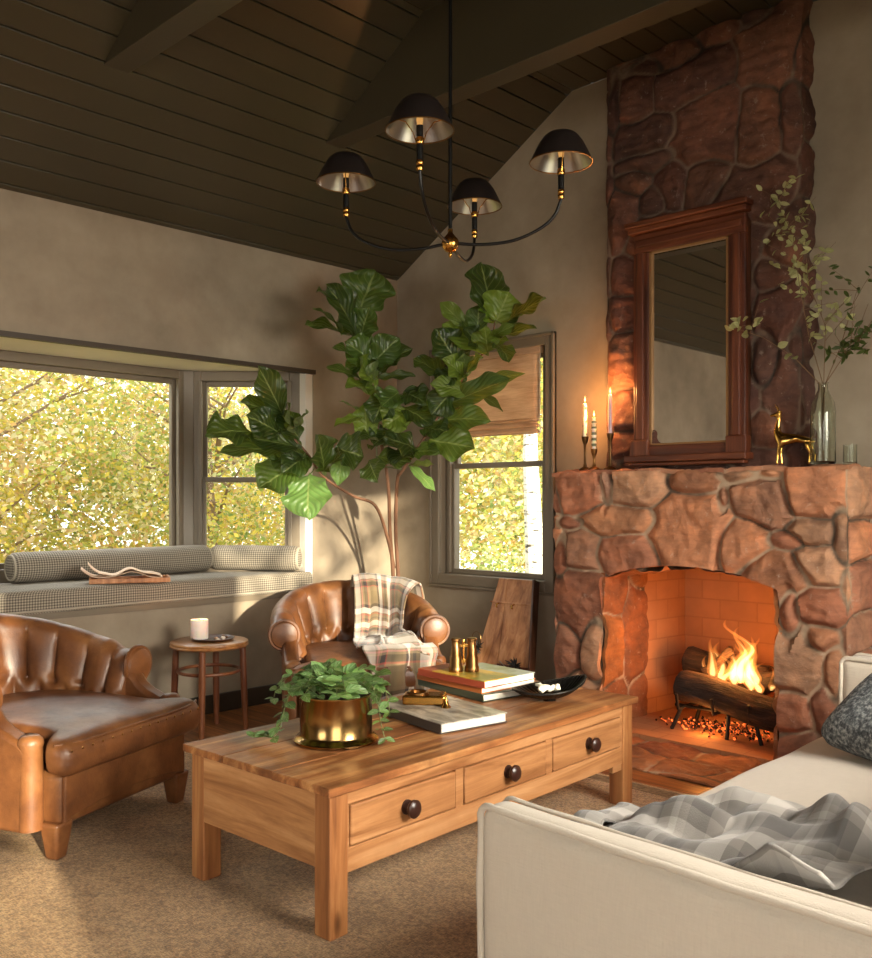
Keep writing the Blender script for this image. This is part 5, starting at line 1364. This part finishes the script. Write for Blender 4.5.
t=NT('garden_cover');v=t.coord();sp_=t.n('ShaderNodeSeparateXYZ',inp={'Vector':v});n=t.noise(v,9,4,.6)
band=t.math('GREATER_THAN',sp_.outputs[1],.03);c_=t.mix(band,hx(206,160,60),hx(150,160,158));c_=t.mix(t.ramp(n,[(.5,(0,0,0)),(.62,(.8,.8,.8))]),c_,hx(96,104,50))
st2=t.math('LESS_THAN',sp_.outputs[0],-.11);c_=t.mix(st2,c_,hx(176,92,64));CV2=t.bsdf(c_,.3)
# stack under the binoculars
bx0,by0=2.10,-1.545
book(2.085,-1.50,TT,.44,.33,.030,math.radians(-9),hx(74,82,66),hx(66,74,60),'dark green hardcover book at the bottom of the stack of three')
book(2.075,-1.515,TT+.030,.41,.31,.026,math.radians(-6),hx(176,110,60),hx(166,96,50),'orange brown hardcover book in the middle of the stack of three')
book(2.10,-1.54,TT+.056,.40,.30,.030,math.radians(-4),CV2,hx(150,66,44),'book with a yellow, green and grey photo cover on top of the stack')
S3=TT+.086
book(2.335,-2.00,TT,.40,.30,.036,math.radians(-10),CV1,hx(70,64,60),'large grey photo covered book lying alone beside the brass planter')
S1=TT+.036
# binoculars standing
bn=thing('brass_binoculars','old brass binoculars standing upright on the top book','binoculars',(2.085,-1.60,S3),math.radians(50))
for s_ in(-1,1):
    MB().lathe([(0,0),(.029,0),(.030,.004),(.030,.020),(.027,.024),(.026,.06),(.0215,.066),(.0195,.10),(.0175,.104),(.0175,.128),(.021,.131),(.021,.139),(.015,.141),(0,.139)],28,c=(s_*.034,0,0),cap=False).build('barrel',BRASSD,bn)
m=MB();m.box((0,0,.045),(.03,.008,.014));m.box((0,0,.108),(.04,.008,.012));m.tube([(0,0,.03),(0,0,.135)],.0045,10);m.build('bridge',BRASS,bn,bevel=.001)
MB().lathe([(.004,.112),(.009,.113),(.009,.124),(.004,.125)],16).build('focus_wheel',BRASS,bn)
# brass case and cone on the grey book
bc=thing('brass_box','small brass box with round lens lid on the grey book','box',(2.235,-1.985,S1),math.radians(38));bc.scale=(1.3,1.3,1.2)
MB().bb(-.062,.062,-.035,.035,0,.030).build('case',BRASS,bc,smooth=False,bevel=.006)
MB().lathe([(.024,.030),(.032,.030),(.032,.036),(.027,.038),(.024,.036),(.024,.030)],32,c=(-.02,0,0),cap=False).build('lens_ring',BRASSD,bc)
MB().tube([(.045,-.01,.032),(.052,.012,.036),(.045,.022,.032)],.002,6).build('clasp',BRASSD,bc)
o=MB().lathe([(0,0),(.018,0),(.0185,.003),(.012,.012),(.003,.040),(.0025,.046),(0,.048)],24,cap=False).build('brass_cone',BRASS,None,loc=(2.345,-1.985,S1));tag(o,'tiny pointed brass cone standing beside the brass box','ornament')
# dark ribbed bowl
bw=thing('ribbed_bowl','dark pointed ribbed metal bowl at the far end of the coffee table','bowl',(2.44,-1.48,TT),math.radians(62))
def bowlf(u,v,off=0):
    a=2*PI*u;L=.160;Wd=.108
    ca,sa=math.cos(a),math.sin(a)
    r=v
    x=L*r*ca*(1+.0*abs(ca));y=Wd*r*sa*(abs(sa)**.35)
    z=.008+.042*r**2.2+.022*(r*abs(ca))**3+.018*r*r*ca
    z+=.0022*math.sin(a*40)*r
    return Vector((x,y,z+off))
m=MB();m.grid(lambda u,v:bowlf(u,v),160,16,wu=True);m.build('shell',BLACKM,bw,angle=180).modifiers.new('s','SOLIDIFY').thickness=.003
MB().tube([bowlf(k/80,1) for k in range(80)],.0042,8,closed=True).build('rim',BLACKM,bw)
MB().lathe([(.02,0),(.026,.0),(.028,.010),(.022,.010)],24).build('foot',BLACKM,bw)
CHALK=M_paint('bleached_coral',hx(226,220,204),.8,.5)
R_=random.Random(31)
sk_=MB();
for k in range(9):
    a=R_.uniform(0,2*PI);p=Vector((R_.uniform(-.06,.06),R_.uniform(-.025,.025),.042));d=Vector((math.cos(a),math.sin(a)*.6,.3))*.045
    sk_.tube([p,p+d*.5+Vector((0,0,.008)),p+d],[.011,.010,.006],8)
o=sk_.build('coral_piece',CHALK,None,angle=180,loc=(2.44,-1.48,TT),rot=(0,0,math.radians(62)));tag(o,'pale branching coral piece lying in the dark ribbed bowl','coral')
for o in COL.objects:
    if o.parent is None and o.name.split('.')[0] in('brass_planter','trailing_plant','hardcover_book','brass_binoculars','brass_box','brass_cone','ribbed_bowl','coral_piece'): o.location+=Vector((.036,-.042,0))
# ------------------------------------------------------------------ leaning wooden board
lb=thing('leaning_board','tapered old wooden board leaning on the wall beneath the window','wooden board',(0,0,0))
top_c,bot_c=Vector((1.13,-.052,.757)),Vector((1.19,-.30,.004))
ax=(top_c-bot_c).normalized();sd=Vector((1,0,0));nn=ax.cross(sd).normalized();Lb=(top_c-bot_c).length
if nn.y>0:nn=-nn
def bp(a,t_,n_): return bot_c+sd*a+ax*t_*Lb+nn*n_
def bpiece(name,pts,n0,n1,mat,par=lb,bev=.003):
    m=MB();vs=[bp(a,t_,n0) for a,t_ in pts]+[bp(a,t_,n1) for a,t_ in pts];n=len(pts)
    m.add(vs,[tuple(range(n))[::-1],tuple(range(n,2*n))]+[(i,(i+1)%n,n+(i+1)%n,n+i) for i in range(n)])
    o=m.build(name,mat,par,smooth=False,bevel=bev);bm=bmesh.new();bm.from_mesh(o.data);bmesh.ops.recalc_face_normals(bm,faces=bm.faces);bm.to_mesh(o.data);bm.free();return o
bpiece('left_plank',[(-.27,0),(-.045,0),(-.062,1),(-.135,1)],0,.022,BOARDW)
bpiece('right_plank',[(-.041,0),(.235,0),(.150,1),(-.058,1)],0,.026,BOARDW)
bpiece('side_edge',[(.235,0),(.25,0),(.165,1),(.150,1)],-.002,.055,DARKW)
bpiece('cross_batten',[(-.175,.80),(.165,.80),(.160,.815),(-.17,.815)],.026,.031,BOARDW)
bpiece('lower_panel',[(-.035,.02),(.225,.02),(.19,.34),(-.045,.34)],.026,.036,REDW)
for a in(-.10,.02):
    MB().tube([bp(a,.80,.03),bp(a,.785,.05),bp(a,.765,.05),bp(a,.765,.04)],.005,8).build('brass_hook',BRASS,lb)
tw_=MB();R_=random.Random(9)
c0_=bp(-.20,.43,.06)
for k in range(26):
    d=Vector((R_.gauss(0,1),R_.gauss(0,.6)-.2,R_.gauss(0,1))).normalized()*R_.uniform(.03,.06);tw_.tube([c0_,c0_+d*.6,c0_+d],[.004,.005,.001],5)
o=tw_.build('twig_ball',IRON,None);tag(o,'small dark spiky twig ball hung beside the leaning board','ornament')
MB().tube([c0_+Vector((math.cos(q/24*2*PI)*.035,0,.055+math.sin(q/24*2*PI)*.045)) for q in range(24)],.002,6,closed=True).build('wire_loop',BRASSD,o)
tw2=MB();c1_=bp(.12,.34,.06)
for k in range(30):
    d=Vector((R_.gauss(0,1.1),R_.gauss(0,.4)-.2,R_.gauss(0,.8))).normalized()*R_.uniform(.03,.075);tw2.tube([c1_,c1_+d*.6,c1_+d],[.004,.005,.001],5)
o=tw2.build('dried_sprig',IRON,None);tag(o,'dark dried sprig tied across the lower part of the leaning board','dried sprig')
MB().tube([bp(-.03,.36,.03),bp(.06,.30,.045),bp(.16,.20,.03)],.003,6).build('cord',M_plain('cord_grey',hx(170,160,148),.8),o)

# ------------------------------------------------------------------ light and camera
w=bpy.data.worlds.new('world');SC.world=w;w.use_nodes=True
bg=w.node_tree.nodes['Background'];bg.inputs[0].default_value=(.96,.95,.90,1);bg.inputs[1].default_value=2.8
def area(name,loc,target,sx,sy,en,col=(1,.95,.88),spread=180):
    l=bpy.data.lights.new(name,'AREA');l.shape='RECTANGLE';l.size=sx;l.size_y=sy;l.energy=en;l.color=col;l.spread=math.radians(spread)
    o=bpy.data.objects.new(name,l);COL.objects.link(o);o.location=loc
    o.rotation_euler=(Vector(target)-Vector(loc)).to_track_quat('-Z','Y').to_euler();return o
area('fill_over_bay',(-1.7,-1.9,3.3),(.9,-1.9,.6),3.0,1.6,150,(.98,.97,1))  # lamp added above the bay, out of view, in place of sky light
area('fill_over_back_window',(.75,1.5,3.3),(.9,-.6,.4),1.6,1.2,40,(1,.98,.95))  # added lamp outside, hidden above the back window, boosts its daylight
area('right_wall_fill',(XR-.02,-5.25,1.25),(1.8,-3.1,.4),2.5,2.1,75,(1,.93,.84))  # fill lamp added at the unseen right wall opening
area('front_wall_fill',(3.0,YF+.05,1.4),(2.6,-2,.5),2.2,1.1,42,(1,.95,.88))  # fill lamp added behind the camera at the front wall opening
area('sofa_fill',(XR-.02,-2.25,1.75),(3.6,-2.1,.3),1.4,1.3,105,(1,.92,.80),115)  # added lamp on the unseen right wall, brightens the sofa seat
s=bpy.data.lights.new('sun','SUN');s.energy=13;s.angle=math.radians(.8);s.color=(1,.86,.66)
so=bpy.data.objects.new('sun',s);COL.objects.link(so)
so.rotation_euler=Vector((-.93,.25,-.175)).to_track_quat('-Z','Y').to_euler();so.location=(9,-4,4)
def point(name,loc,en,r,col):
    l=bpy.data.lights.new(name,'POINT');l.energy=en;l.shadow_soft_size=r;l.color=col
    o=bpy.data.objects.new(name,l);COL.objects.link(o);o.location=loc;return o
FC=(1,.36,.08)
point('fire_light',(2.46,.0,.42),13,.08,FC)
point('ember_light',(2.4,-.08,.10),2,.05,FC)
for p in CANDLES: point('candle_light',(p[0],p[1],p[2]),3.6,.012,(1,.42,.12))
cam=bpy.data.cameras.new('camera');co=bpy.data.objects.new('camera',cam);COL.objects.link(co);SC.camera=co
co.location=(4.756,-4.548,1.25);co.rotation_euler=(PI/2,0,math.radians(43.9))
cam.sensor_fit='VERTICAL';cam.sensor_height=24;cam.lens=24*936/958;cam.shift_y=(500-479)/958;cam.clip_start=.05
SC.view_settings.view_transform='Standard';SC.view_settings.look='None';SC.view_settings.gamma=1;SC.view_settings.exposure=.0
SC.view_settings.use_curve_mapping=False
SC.cycles.use_denoising=True;SC.cycles.max_bounces=10;SC.cycles.transparent_max_bounces=16
SC.cycles.sample_clamp_indirect=6
